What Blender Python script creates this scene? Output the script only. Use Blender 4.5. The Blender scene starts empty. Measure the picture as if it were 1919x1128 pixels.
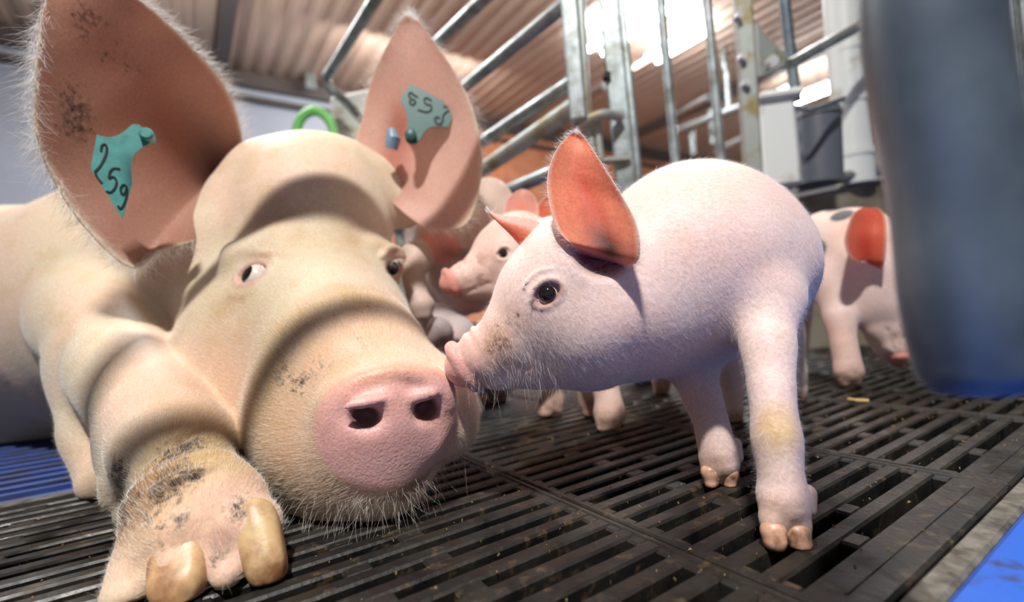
import bpy, math, random
import numpy as np
from mathutils import Vector, Matrix

random.seed(7)
RNG = np.random.default_rng(11)
S = bpy.context.scene
COL = S.collection

# ------------------------------------------------------------------ camera
FPX, CX, CY = 914.0, 959.5, 564.0            # lens in pixels of the 1919x1128 frame
CAM_H = 0.15
RW = np.array([[0.997605821, 0.0691565365, 0.0],
               [0.00184988223, -0.0266851606, -0.999642176],
               [-0.0691317906, 0.997248853, -0.0267492030]])     # camera axes -> world axes
EYE = np.array([0.0, 0.0, CAM_H])
cam_data = bpy.data.cameras.new('camera')
cam = bpy.data.objects.new('camera', cam_data)
COL.objects.link(cam)
cam_data.sensor_width = 36.0
cam_data.lens = FPX / 1919.0 * 36.0
cam_data.clip_start = 0.01
cam_data.clip_end = 60
cam.matrix_world = Matrix([list(RW[0]) + [0], list(RW[1]) + [0], list(RW[2]) + [CAM_H], [0, 0, 0, 1]])
cam_data.dof.use_dof = True
cam_data.dof.focus_distance = 0.345
cam_data.dof.aperture_fstop = 3.4
S.camera = cam

# ------------------------------------------------------------------ light, world, exposure
S.view_settings.view_transform = 'Standard'
S.view_settings.look = 'None'
S.view_settings.gamma = 1.0
S.view_settings.exposure = 0.0
world = bpy.data.worlds.new('barn_daylight')
S.world = world
world.use_nodes = True
bgn = world.node_tree.nodes['Background']
bgn.inputs[0].default_value = (1.0, 0.97, 0.94, 1)
bgn.inputs[1].default_value = 0.21

def lamp(name, loc, sx, sy, power, rot=(0, 0, 0), color=(1, 1, 1)):
    l = bpy.data.lights.new(name, 'AREA')
    l.shape = 'RECTANGLE'; l.size = sx; l.size_y = sy; l.energy = power; l.color = color
    o = bpy.data.objects.new(name, l); COL.objects.link(o)
    o.location = loc; o.rotation_euler = rot
    return o
SLAT_ANG = math.radians(33.9)
SD = np.array([math.cos(SLAT_ANG), math.sin(SLAT_ANG), 0.0])      # along the slats
CD = np.array([-math.sin(SLAT_ANG), math.cos(SLAT_ANG), 0.0])     # across the slats
# ceiling tubes of the barn: one above the crate, two further along the room; the uplights are added
lamp('tube_or_fill_lamp', (-0.15, -0.75, 2.2), 0.14, 0.07, 98, (0, 0, 0), (1.0, 0.97, 0.92))
lamp('tube_or_fill_lamp', (-1.4, 2.2, 1.9), 1.3, 0.3, 55, (math.pi, 0, 0), (1.0, 0.95, 0.9))  # added uplight, an unseen fill that brightens the ceiling
lamp('tube_or_fill_lamp', (0.9, 2.2, 1.9), 1.3, 0.3, 45, (math.pi, 0, 0), (1.0, 0.95, 0.9))  # second added uplight for the ceiling, also unseen
lamp('tube_or_fill_lamp', (1.2, 2.6, 2.3), 1.3, 0.12, 70, (0, 0, math.radians(124)), (0.95, 0.98, 1.0))
lamp('tube_or_fill_lamp', (-1.6, 2.4, 2.3), 1.3, 0.12, 60, (0, 0, math.radians(124)), (0.95, 0.98, 1.0))

# ------------------------------------------------------------------ helpers
def P(px, py, Z):
    """world point seen at pixel (px,py) at depth Z in front of the camera"""
    c = np.array([(px - CX) / FPX, -(py - CY) / FPX, -1.0]) * Z
    return RW @ c + EYE
def FLOOR(px, py, z=0.0):
    d = RW @ np.array([(px - CX) / FPX, -(py - CY) / FPX, -1.0])
    return EYE + d * ((z - CAM_H) / d[2])
def SC(s, c, z=0.0):
    return SD * s + CD * c + np.array([0, 0, z])
def depth(p):
    return -(RW.T @ (np.asarray(p) - EYE))[2]
def nrm(v):
    v = np.asarray(v, float); return v / (np.linalg.norm(v) + 1e-12)
def C(r, g, b):
    f = lambda x: (x / 255 / 12.92) if x / 255 <= 0.04045 else ((x / 255 + 0.055) / 1.055) ** 2.4
    return np.array([f(r), f(g), f(b)])
def sstep(e0, e1, x):
    t = np.clip((x - e0) / (e1 - e0), 0, 1); return t * t * (3 - 2 * t)

_T = np.random.default_rng(3).random((64, 64, 64)).astype(np.float32)
def vnoise(p, scale):
    q = p * scale; i = np.floor(q).astype(int); f = q - i; f = f * f * (3 - 2 * f); i &= 63; j = (i + 1) & 63
    g = lambda a, b, c: _T[a, b, c]
    x0, y0, z0 = i.T; x1, y1, z1 = j.T; fx, fy, fz = f.T
    return ((g(x0, y0, z0) * (1 - fx) + g(x1, y0, z0) * fx) * (1 - fy) + (g(x0, y1, z0) * (1 - fx) + g(x1, y1, z0) * fx) * fy) * (1 - fz) + \
           ((g(x0, y0, z1) * (1 - fx) + g(x1, y0, z1) * fx) * (1 - fy) + (g(x0, y1, z1) * (1 - fx) + g(x1, y1, z1) * fx) * fy) * fz
def fbm(p, scale, o=3):
    r = 0; a = 0.5; t = 0
    for k in range(o):
        r = r + a * vnoise(p + k * 3.7, scale * 2 ** k); t += a; a *= 0.5
    return r / t

lamp('tube_or_fill_lamp', tuple(P(800, 130, 4.2)), 1.3, 0.2, 16, (math.radians(80), 0, SLAT_ANG), (1.0, 0.96, 0.92))  # added fill lamp hidden behind the sow's ear, brightens the orange wall
# ---- materials
def mat(name, base=(0.8, 0.8, 0.8), rough=0.5, metal=0.0, spec=0.5, build=None):
    m = bpy.data.materials.new(name); m.use_nodes = True
    nt = m.node_tree; b = nt.nodes['Principled BSDF']
    b.inputs['Base Color'].default_value = (*base, 1); b.inputs['Roughness'].default_value = rough
    b.inputs['Metallic'].default_value = metal; b.inputs['Specular IOR Level'].default_value = spec
    if build: build(nt, b)
    return m
def N(nt, typ, **kw):
    n = nt.nodes.new(typ)
    for k, v in kw.items():
        if k in n.inputs: n.inputs[k].default_value = v
        else: setattr(n, k, v)
    return n
def noise_mix(nt, b, c1, c2, scale, lo=0.4, hi=0.6, detail=6, inp='Base Color', prev=None, coord='Object', rough=0.6):
    tc = N(nt, 'ShaderNodeTexCoord'); nz = N(nt, 'ShaderNodeTexNoise', Scale=scale, Detail=detail, Roughness=rough)
    nt.links.new(tc.outputs[coord], nz.inputs['Vector'])
    r = N(nt, 'ShaderNodeMapRange'); r.inputs['From Min'].default_value = lo; r.inputs['From Max'].default_value = hi
    nt.links.new(nz.outputs['Fac'], r.inputs['Value'])
    mx = N(nt, 'ShaderNodeMix', data_type='RGBA')
    nt.links.new(r.outputs[0], mx.inputs['Factor'])
    if prev is not None: nt.links.new(prev, mx.inputs[6])
    else: mx.inputs[6].default_value = (*c1, 1)
    mx.inputs[7].default_value = (*c2, 1)
    if b is not None: nt.links.new(mx.outputs[2], b.inputs[inp])
    return mx.outputs[2]
def bump(nt, b, scale, strength, dist=0.002, detail=4, coord='Object'):
    tc = N(nt, 'ShaderNodeTexCoord'); nz = N(nt, 'ShaderNodeTexNoise', Scale=scale, Detail=detail)
    nt.links.new(tc.outputs[coord], nz.inputs['Vector'])
    bp = N(nt, 'ShaderNodeBump', Strength=strength, Distance=dist)
    nt.links.new(nz.outputs['Fac'], bp.inputs['Height']); nt.links.new(bp.outputs[0], b.inputs['Normal'])

def skin_mat(name, sss=0.12, rough=0.55, trans=0.0, wet=0.0, radius=(0.008, 0.003, 0.0015), bscale=260, bstr=0.25, dirt=tuple(C(64, 48, 36))):
    def build(nt, b):
        at = N(nt, 'ShaderNodeAttribute', attribute_name='Col')
        tc = N(nt, 'ShaderNodeTexCoord'); nz = N(nt, 'ShaderNodeTexNoise', Scale=420.0, Detail=3.0)
        nt.links.new(tc.outputs['Object'], nz.inputs['Vector'])
        r = N(nt, 'ShaderNodeMapRange'); r.inputs['From Min'].default_value = 0.3; r.inputs['From Max'].default_value = 0.7
        r.inputs['To Min'].default_value = 0.86; r.inputs['To Max'].default_value = 1.08
        nt.links.new(nz.outputs['Fac'], r.inputs['Value'])
        dn = N(nt, 'ShaderNodeTexNoise', Scale=170.0, Detail=6.0, Roughness=0.7); nt.links.new(tc.outputs['Object'], dn.inputs['Vector'])
        ma = N(nt, 'ShaderNodeMath', operation='MULTIPLY_ADD'); nt.links.new(at.outputs['Alpha'], ma.inputs[0]); ma.inputs[1].default_value = 0.55; nt.links.new(dn.outputs['Fac'], ma.inputs[2])
        dr = N(nt, 'ShaderNodeMapRange'); dr.inputs['From Min'].default_value = 0.70; dr.inputs['From Max'].default_value = 0.92; nt.links.new(ma.outputs[0], dr.inputs['Value'])
        dm = N(nt, 'ShaderNodeMix', data_type='RGBA'); nt.links.new(dr.outputs[0], dm.inputs['Factor']); nt.links.new(at.outputs['Color'], dm.inputs[6]); dm.inputs[7].default_value = (*dirt, 1)
        mx = N(nt, 'ShaderNodeVectorMath', operation='SCALE')
        nt.links.new(dm.outputs[2], mx.inputs[0]); nt.links.new(r.outputs[0], mx.inputs['Scale'])
        nt.links.new(mx.outputs[0], b.inputs['Base Color'])
        b.inputs['Subsurface Weight'].default_value = sss
        b.inputs['Subsurface Radius'].default_value = radius
        b.inputs['Subsurface Scale'].default_value = 1.0
        b.inputs['Sheen Weight'].default_value = 0.25
        b.inputs['Sheen Roughness'].default_value = 0.5
        bump(nt, b, bscale, bstr, 0.0015)
        if trans > 0:
            tr = N(nt, 'ShaderNodeBsdfTranslucent'); ms = N(nt, 'ShaderNodeMixShader'); ms.inputs[0].default_value = trans
            nt.links.new(mx.outputs[0], tr.inputs['Color'])
            nt.links.new(b.outputs[0], ms.inputs[1]); nt.links.new(tr.outputs[0], ms.inputs[2])
            nt.links.new(ms.outputs[0], nt.nodes['Material Output'].inputs['Surface'])
    return mat(name, (0.8, 0.7, 0.6), rough, 0, 0.35, build)

M_skin = skin_mat('pig_skin')
M_pskin = skin_mat('piglet_skin', dirt=tuple(C(132, 84, 56)))
M_ear = skin_mat('pig_ear_skin', trans=0.38, sss=0.0)
M_snout = skin_mat('snout_skin', rough=0.38, bscale=500, bstr=0.35)
M_horn = mat('claw_horn', C(186, 148, 96), 0.42, build=lambda nt, b: (noise_mix(nt, b, C(204, 172, 126), C(134, 92, 60), 48, 0.42, 0.68, prev=noise_mix(nt, None, C(206, 176, 130), C(206, 164, 122), 26, .42, .6)), bump(nt, b, 120, 0.2)))
M_claw_pink = mat('pink_claw_horn', C(206, 160, 132), 0.4, build=lambda nt, b: noise_mix(nt, b, C(214, 168, 142), C(122, 84, 58), 110, 0.46, 0.7))
M_hair = mat('bristle_hair', (0.93, 0.88, 0.78), 0.45)
M_hair_white = mat('white_bristle_hair', (0.95, 0.93, 0.90), 0.4)
M_eye_white = mat('eye_white', C(214, 204, 196), 0.15)
M_eye_dark = mat('eye_dark', C(26, 22, 24), 0.06, spec=0.7)

# ---- objects
def rgba(c): return c if c.shape[1] == 4 else np.concatenate([c, np.zeros((len(c), 1))], 1)
def link(o, parent=None):
    COL.objects.link(o)
    if parent is not None: o.parent = parent
    return o
def tag(o, label=None, cat=None, group=None, kind=None):
    if label: o['label'] = label
    if cat: o['category'] = cat
    if group: o['group'] = group
    if kind: o['kind'] = kind
    return o
def empty(name, loc=(0, 0, 0)):
    o = bpy.data.objects.new(name, None); COL.objects.link(o); o.location = loc; o.empty_display_size = 0.05
    return o
def mesh_obj(name, V, Fs, material, parent=None, cols=None, smooth=True, mats=None, mat_idx=None):
    me = bpy.data.meshes.new(name)
    V = np.asarray(V, float)
    if parent is not None: V = V - np.array(parent.location)
    if isinstance(Fs, np.ndarray):
        n, k = Fs.shape
        me.vertices.add(len(V)); me.vertices.foreach_set('co', V.astype(np.float32).ravel())
        me.loops.add(n * k); me.loops.foreach_set('vertex_index', Fs.astype(np.int32).ravel())
        me.polygons.add(n); me.polygons.foreach_set('loop_start', np.arange(0, n * k, k, dtype=np.int32))
        me.update(calc_edges=True); me.validate()
    else:
        me.from_pydata([tuple(v) for v in V], [], [tuple(f) for f in Fs])
        me.update()
    for mm in (mats or [material]): me.materials.append(mm)
    if mat_idx is not None and len(mat_idx) == len(me.polygons): me.polygons.foreach_set('material_index', np.asarray(mat_idx, np.int32))
    if smooth: me.polygons.foreach_set('use_smooth', np.ones(len(me.polygons), bool))
    if cols is not None and len(cols) == len(me.vertices):
        a = me.color_attributes.new('Col', 'FLOAT_COLOR', 'POINT')
        a.data.foreach_set('color', rgba(cols).astype(np.float32).ravel())
    me.update()
    return link(bpy.data.objects.new(name, me), parent)

class MB:
    """collects shapes into one mesh"""
    def __init__(s): s.v = []; s.f = []
    def add(s, V, Fs):
        o = len(s.v); s.v += [tuple(map(float, v)) for v in V]; s.f += [tuple(i + o for i in f) for f in Fs]
    def box(s, c, ax, ay, az, ch=0.0):
        """box from centre and three half-axis vectors, edges chamfered by ch"""
        c, ax, ay, az = map(lambda v: np.asarray(v, float), (c, ax, ay, az))
        if ch <= 0:
            V = [c + i * ax + j * ay + k * az for i in (-1, 1) for j in (-1, 1) for k in (-1, 1)]
            s.add(V, [(0, 1, 3, 2), (4, 6, 7, 5), (0, 4, 5, 1), (2, 3, 7, 6), (0, 2, 6, 4), (1, 5, 7, 3)]); return
        lx, ly, lz = map(np.linalg.norm, (ax, ay, az))
        fx, fy, fz = 1 - min(ch / lx, .45), 1 - min(ch / ly, .45), 1 - min(ch / lz, .45)
        V = []; idx = {}
        for i in (-1, 1):
            for j in (-1, 1):
                for k in (-1, 1):
                    for n, (a, b, d) in enumerate(((1, fy, fz), (fx, 1, fz), (fx, fy, 1))):
                        idx[i, j, k, n] = len(V); V.append(c + i * a * ax + j * b * ay + k * d * az)
        Fs = []
        q = [(-1, -1), (1, -1), (1, 1), (-1, 1)]
        for e in (-1, 1):
            Fs += [[idx[(e, a, b, 0)] for a, b in q], [idx[(a, e, b, 1)] for a, b in q], [idx[(a, b, e, 2)] for a, b in q]]
            for g in (-1, 1):
                Fs += [[idx[(e, g, -1, 0)], idx[(e, g, 1, 0)], idx[(e, g, 1, 1)], idx[(e, g, -1, 1)]],
                       [idx[(e, -1, g, 0)], idx[(e, 1, g, 0)], idx[(e, 1, g, 2)], idx[(e, -1, g, 2)]],
                       [idx[(-1, e, g, 1)], idx[(1, e, g, 1)], idx[(1, e, g, 2)], idx[(-1, e, g, 2)]]]
                for h in (-1, 1):
                    Fs.append([idx[(e, g, h, 0)], idx[(e, g, h, 1)], idx[(e, g, h, 2)]])
        s.add(V, Fs)
    def tube(s, pts, r, n=16, cap=True, hollow=0.0):
        pts = [np.asarray(p, float) for p in pts]; m = len(pts)
        rs = r if hasattr(r, '__len__') else [r] * m
        up = np.array([0, 0, 1.0]); prev = None; V = []
        for i in range(m):
            t = nrm(pts[min(i + 1, m - 1)] - pts[max(i - 1, 0)])
            if prev is None:
                a = np.cross(t, up)
                if np.linalg.norm(a) < 0.05: a = np.cross(t, [1, 0, 0])
                a = nrm(a)
            else: a = nrm(prev - t * (prev @ t))
            prev = a; b = np.cross(t, a)
            for k in range(n):
                w = 2 * math.pi * k / n; V.append(pts[i] + rs[i] * (math.cos(w) * a + math.sin(w) * b))
        Fs = [(i * n + k, i * n + (k + 1) % n, (i + 1) * n + (k + 1) % n, (i + 1) * n + k) for i in range(m - 1) for k in range(n)]
        if cap: Fs += [tuple(range(n - 1, -1, -1)), tuple(range((m - 1) * n, m * n))]
        s.add(V, Fs)
    def prism(s, poly, d):
        """closed polygon (3D points) extruded by vector d"""
        poly = [np.asarray(p, float) for p in poly]; n = len(poly); d = np.asarray(d, float)
        s.add(poly + [p + d for p in poly], [tuple(range(n)), tuple(range(2 * n - 1, n - 1, -1))] + [(i, (i + 1) % n, n + (i + 1) % n, n + i) for i in range(n)])
    def build(s, name, m, parent=None, smooth=False, angle=40):
        o = mesh_obj(name, s.v, s.f, m, parent, smooth=smooth)
        if smooth:
            import bmesh
            bm = bmesh.new(); bm.from_mesh(o.data)
            for e in bm.edges:
                if len(e.link_faces) == 2 and e.calc_face_angle(0) > math.radians(angle): e.smooth = False
            bmesh.ops.recalc_face_normals(bm, faces=bm.faces)
            bm.to_mesh(o.data); bm.free()
        return o
def smooth_path(pts, n=8):
    pts = [np.asarray(p, float) for p in pts]; out = []
    for i in range(len(pts) - 1):
        p0 = pts[max(i - 1, 0)]; p1 = pts[i]; p2 = pts[i + 1]; p3 = pts[min(i + 2, len(pts) - 1)]
        for k in range(n):
            t = k / n
            out.append(0.5 * (2 * p1 + (p2 - p0) * t + (2 * p0 - 5 * p1 + 4 * p2 - p3) * t * t + (3 * p1 - p0 - 3 * p2 + p3) * t ** 3))
    out.append(pts[-1]); return out

# ------------------------------------------------------------------ flesh: smooth unions of tapered limbs, meshed as one skin
class Flesh:
    def __init__(s, lo, hi, h):
        s.lo = np.asarray(lo, float); s.h = h
        s.n = np.ceil((np.asarray(hi, float) - s.lo) / h).astype(int) + 1
        s.d = np.full(s.n, 0.5, np.float32)
    def _sub(s, lo, hi, m):
        a = np.clip(np.floor((lo - m - s.lo) / s.h).astype(int), 0, s.n); b = np.clip(np.ceil((hi + m - s.lo) / s.h).astype(int) + 1, 0, s.n)
        if np.any(b <= a): return None, None
        sl = tuple(slice(a[i], b[i]) for i in range(3))
        ax = [(s.lo[i] + s.h * np.arange(a[i], b[i])).astype(np.float32) for i in range(3)]
        return sl, ax
    def _put(s, sl, p, k, sub):
        a = s.d[sl]
        if sub:
            p = -p; h = np.maximum(k - np.abs(a - p), 0) / k; s.d[sl] = np.maximum(a, p) + h * h * k * 0.25
        else:
            h = np.maximum(k - np.abs(a - p), 0) / k; s.d[sl] = np.minimum(a, p) - h * h * k * 0.25
    def cone(s, a, b, ra, rb, k=0.02, sub=False):
        a = np.asarray(a, float); b = np.asarray(b, float); R = max(ra, rb)
        sl, ax = s._sub(np.minimum(a, b) - R, np.maximum(a, b) + R, k + 2 * s.h)
        if sl is None: return s
        ab = b - a; L2 = max(ab @ ab, 1e-12)
        X, Y, Z = ax[0][:, None, None] - a[0], ax[1][None, :, None] - a[1], ax[2][None, None, :] - a[2]
        t = np.clip((X * ab[0] + Y * ab[1] + Z * ab[2]) / L2, 0, 1)
        d = np.sqrt((X - t * ab[0]) ** 2 + (Y - t * ab[1]) ** 2 + (Z - t * ab[2]) ** 2) - (ra + (rb - ra) * t)
        s._put(sl, d.astype(np.float32), k, sub); return s
    def chain(s, pts, k=0.02):
        """pts: list of (point, radius)"""
        Pn = np.array([p for p, r in pts]); Rm = max(r for p, r in pts)
        sl, ax = s._sub(Pn.min(0) - Rm, Pn.max(0) + Rm, k + 2 * s.h)
        if sl is None: return s
        D = None; kk = min(k, .35 * min(r for p, r in pts))
        for (a, ra), (b, rb) in zip(pts[:-1], pts[1:]):
            ab = b - a; L2 = max(ab @ ab, 1e-12)
            X, Y, Z = ax[0][:, None, None] - a[0], ax[1][None, :, None] - a[1], ax[2][None, None, :] - a[2]
            t = np.clip((X * ab[0] + Y * ab[1] + Z * ab[2]) / L2, 0, 1)
            d = np.sqrt((X - t * ab[0]) ** 2 + (Y - t * ab[1]) ** 2 + (Z - t * ab[2]) ** 2) - (ra + (rb - ra) * t * t * (3 - 2 * t))
            D = d if D is None else np.minimum(D, d)
        s._put(sl, D.astype(np.float32), k, False); return s
    def ball(s, c, r, k=0.02, sub=False): return s.cone(c, c, r, r, k, sub)
    def ell(s, c, axes, radii, k=0.02, sub=False):
        c = np.asarray(c, float); A = np.array([nrm(v) for v in axes]); r = np.asarray(radii, float); R = r.max()
        sl, ax = s._sub(c - R, c + R, k + 2 * s.h)
        if sl is None: return s
        X, Y, Z = ax[0][:, None, None] - c[0], ax[1][None, :, None] - c[1], ax[2][None, None, :] - c[2]
        u = [X * A[i][0] + Y * A[i][1] + Z * A[i][2] for i in range(3)]
        k0 = np.sqrt(sum((u[i] / r[i]) ** 2 for i in range(3))); k1 = np.sqrt(sum((u[i] / r[i] ** 2) ** 2 for i in range(3)))
        s._put(sl, (k0 * (k0 - 1) / np.maximum(k1, 1e-6)).astype(np.float32), k, sub); return s
    def disc(s, c, axes, a, b, hz, rnd, k=0.006, taper=0.0, sub=False, ex=2.4):
        """rounded elliptical disc; axes = right, up, normal; taper narrows the lower half"""
        c = np.asarray(c, float); A = np.array([nrm(v) for v in axes]); R = max(a, b, hz) + 0.004
        sl, ax = s._sub(c - R, c + R, k + 2 * s.h)
        if sl is None: return s
        X, Y, Z = ax[0][:, None, None] - c[0], ax[1][None, :, None] - c[1], ax[2][None, None, :] - c[2]
        u, v, w = [X * A[i][0] + Y * A[i][1] + Z * A[i][2] for i in range(3)]
        u = u / (1 + taper * np.clip(v / b, -1, 1))
        q = ((np.abs(u / a) ** ex + np.abs(v / b) ** ex) ** (1 / ex) - 1) * min(a, b) + rnd
        z = np.abs(w) - hz + rnd
        d = np.minimum(np.maximum(q, z), 0) + np.sqrt(np.maximum(q, 0) ** 2 + np.maximum(z, 0) ** 2) - rnd
        s._put(sl, d.astype(np.float32), k, sub); return s
    def ring(s, c, axes, a, b, r, k=0.006, lo=0, hi=2 * math.pi, n=14):
        A = [nrm(v) for v in axes]
        pts = [np.asarray(c) + A[0] * a * math.cos(t) + A[1] * b * math.sin(t) for t in np.linspace(lo, hi, n)]
        for p, q in zip(pts[:-1], pts[1:]): s.cone(p, q, r, r, k)
        return s
    def floor_cut(s, z=0.001):
        zz = (s.lo[2] + s.h * np.arange(s.n[2])).astype(np.float32)
        s.d = np.maximum(s.d, (z - zz)[None, None, :]); return s
    def at(s, p):
        q = (np.asarray(p) - s.lo) / s.h; i = np.clip(np.floor(q).astype(int), 0, s.n - 2); f = np.clip(q - i, 0, 1)
        r = 0
        for dx in (0, 1):
            for dy in (0, 1):
                for dz in (0, 1):
                    r += s.d[i[0] + dx, i[1] + dy, i[2] + dz] * (f[0] if dx else 1 - f[0]) * (f[1] if dy else 1 - f[1]) * (f[2] if dz else 1 - f[2])
        return r
    def hit(s, px, py, z0=0.15, z1=1.6):
        """surface point met by the ray through (px,py)"""
        d = RW @ np.array([(px - CX) / FPX, -(py - CY) / FPX, -1.0]); Z = z0
        while Z < z1:
            p = EYE + d * Z
            v = s.at(p) if np.all(p > s.lo) and np.all(p < s.lo + s.h * (s.n - 1)) else 0.02
            if v < 0: break
            Z += 0.001 if v > 0.003 else 0.0004
        return EYE + d * Z
    def normal(s, p, e=0.004):
        p = np.asarray(p); I = np.eye(3) * e
        return nrm([s.at(p + I[i]) - s.at(p - I[i]) for i in range(3)])
    def mesh(s):
        d = s.d; ins = d < 0
        c8 = [ins[i:i + d.shape[0] - 1, j:j + d.shape[1] - 1, k:k + d.shape[2] - 1] for i in (0, 1) for j in (0, 1) for k in (0, 1)]
        cnt = sum(c.astype(np.int8) for c in c8); act = (cnt > 0) & (cnt < 8)
        idx = np.full(act.shape, -1, np.int64); I = np.argwhere(act); idx[act] = np.arange(len(I))
        acc = np.zeros((len(I), 3)); num = np.zeros(len(I))
        for a in range(3):
            o = [x for x in range(3) if x != a]
            for b0 in (0, 1):
                for b1 in (0, 1):
                    p = I.copy(); p[:, o[0]] += b0; p[:, o[1]] += b1
                    q = p.copy(); q[:, a] += 1
                    v0 = d[p[:, 0], p[:, 1], p[:, 2]]; v1 = d[q[:, 0], q[:, 1], q[:, 2]]
                    m = (v0 < 0) != (v1 < 0); t = v0[m] / (v0[m] - v1[m])
                    x = p[m].astype(float); x[:, a] += t
                    acc[m] += x; num[m] += 1
        V = acc / num[:, None] * s.h + s.lo
        quads = []
        for a in range(3):
            o = [(a + 1) % 3, (a + 2) % 3]
            sl0 = [slice(1, -1)] * 3; sl1 = [slice(1, -1)] * 3
            sl0[a] = slice(0, -1); sl1[a] = slice(1, None)
            A, B = ins[tuple(sl0)], ins[tuple(sl1)]
            E = np.argwhere(A != B); fl = A[A != B]
            base = E.copy()
            for x in o: base[:, x] += 1
            def cell(du, dv):
                p = base.copy(); p[:, o[0]] -= du; p[:, o[1]] -= dv
                return idx[p[:, 0], p[:, 1], p[:, 2]]
            q = np.stack([cell(1, 1), cell(0, 1), cell(0, 0), cell(1, 0)], 1)
            q[~fl] = q[~fl][:, ::-1]; quads.append(q)
        Q = np.concatenate(quads); Q = Q[(Q >= 0).all(1)]
        return V, Q

def ear_sheet(rows, back, thick=0.004, na=21, nl=30, cupdir=None):
    """rows base->tip: (left, right, cup). Returns verts, quads, and per-vertex (along, across, is_back)"""
    L = np.array(smooth_path([r[0] for r in rows], 10)); R = np.array(smooth_path([r[1] for r in rows], 10))
    cu = np.array(smooth_path([np.array([r[2], 0, 0]) for r in rows], 10))[:, 0]
    sk = np.array(smooth_path([np.array([r[3] if len(r) > 3 else 0.0, 0, 0]) for r in rows], 10))[:, 0]
    m = len(L); t = np.sin(np.linspace(-1, 1, na) * math.pi / 2)
    G = np.zeros((m, na, 3)); back = nrm(back)
    for j, tt in enumerate(t):
        w = (tt + 1) / 2
        prof = (1 - np.abs(np.clip((tt - sk) / (1 + np.abs(sk)), -1, 1)) ** 2)
        G[:, j] = L * (1 - w) + R * w + back[None] * (cu * prof)[:, None]
    du = np.gradient(G, axis=0); dv = np.gradient(G, axis=1); nn = np.cross(du, dv); nn /= np.linalg.norm(nn, axis=2, keepdims=True) + 1e-9
    if np.mean(nn @ back) < 0: nn = -nn
    th = thick * (1 - 0.7 * np.abs(t)[None, :] ** 5) * (1 - 0.6 * np.linspace(0, 1, m)[:, None] ** 6)
    Bk = G + nn * th[:, :, None]
    V = np.concatenate([G.reshape(-1, 3), Bk.reshape(-1, 3)]); o = m * na
    Fq = []
    for i in range(m - 1):
        for j in range(na - 1):
            a, b, c, e = i * na + j, i * na + j + 1, (i + 1) * na + j + 1, (i + 1) * na + j
            Fq.append((a, b, c, e)); Fq.append((o + e, o + c, o + b, o + a))
    for i in range(m - 1):
        for j in (0, na - 1):
            a, e = i * na + j, (i + 1) * na + j
            Fq.append((a, e, o + e, o + a) if j == 0 else (e, a, o + a, o + e))
    for j in range(na - 1):
        a, b = (m - 1) * na + j, (m - 1) * na + j + 1
        Fq.append((a, b, o + b, o + a))
    al = np.repeat(np.linspace(0, 1, m), na); ac = np.tile(t, m)
    par = np.stack([np.tile(al, 2), np.tile(ac, 2), np.repeat([0, 1], m * na)], 1)
    rim = [(G[i, j], nrm(G[i, j] - G[i, na // 2])) for i in range(m) for j in (0, na - 1)]
    rim += [(G[m - 1, j], nrm(G[m - 1, j] - G[m - 4, j])) for j in range(na)]
    return V, np.array(Fq), par, rim

def join(parts):
    """parts: list of (V, Q, cols, mat index)"""
    V = []; Q = []; Cc = []; Mi = []; o = 0
    for v, q, c, mi in parts:
        V.append(v); Q.append(q + o); Cc.append(rgba(c)); o += len(v)
        Mi.append(np.full(len(q), mi) if np.isscalar(mi) else mi)
    return np.concatenate(V), np.concatenate(Q), np.concatenate(Cc), np.concatenate(Mi)

def hair(name, roots, dirs, lens, radius, material, parent, droop=0.0, wob=0.15, n=5, kind='stuff', label=None):
    roots = np.asarray(roots, float); dirs = np.asarray(dirs, float); K = len(roots); lens = np.broadcast_to(lens, (K,))
    if parent is not None: roots = roots - np.array(parent.location)
    w = RNG.normal(0, wob, (K, 3)); d = dirs + w; d /= np.linalg.norm(d, axis=1, keepdims=True)
    c = RNG.normal(0, wob, (K, 3)); c[:, 2] -= droop
    t = np.linspace(0, 1, n)
    pos = roots[:, None] + lens[:, None, None] * (d[:, None] * t[None, :, None] + c[:, None] * (t ** 2)[None, :, None] * 0.8)
    hc = bpy.data.hair_curves.new(name); hc.add_curves([n] * K)
    hc.attributes['position'].data.foreach_set('vector', pos.astype(np.float32).ravel())
    ra = hc.attributes.get('radius') or hc.attributes.new('radius', 'FLOAT', 'POINT')
    ra.data.foreach_set('value', np.tile(radius * (1 - 0.75 * t), K).astype(np.float32))
    hc.materials.append(material)
    o = link(bpy.data.objects.new(name, hc), parent)
    if kind: o['kind'] = kind
    if label: o['label'] = label
    return o
def scatter(V, Q, n, keep=None):
    a, b, c, d = (V[Q[:, i]] for i in range(4))
    nn = np.cross(c - a, d - b); ar = np.linalg.norm(nn, axis=1); nn = nn / (ar[:, None] + 1e-12)
    cen = (a + b + c + d) / 4
    w = ar * (keep(cen, nn) if keep is not None else 1.0); w = w / w.sum()
    i = RNG.choice(len(Q), n, p=w); u = RNG.random((n, 1)); v = RNG.random((n, 1))
    p = (a[i] * (1 - u) + b[i] * u) * (1 - v) + (d[i] * (1 - u) + c[i] * u) * v
    return p, nn[i]
def ball_obj(name, c, r, m, parent, scale=(1, 1, 1), n=20):
    V = []; Fq = []
    for i in range(n + 1):
        th = math.pi * i / n
        for j in range(n): V.append(np.asarray(c) + r * np.array([math.sin(th) * math.cos(2 * math.pi * j / n) * scale[0], math.sin(th) * math.sin(2 * math.pi * j / n) * scale[1], math.cos(th) * scale[2]]))
    for i in range(n):
        for j in range(n): Fq.append((i * n + j, (i + 1) * n + j, (i + 1) * n + (j + 1) % n, i * n + (j + 1) % n))
    return mesh_obj(name, V, Fq, m, parent)
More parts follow.
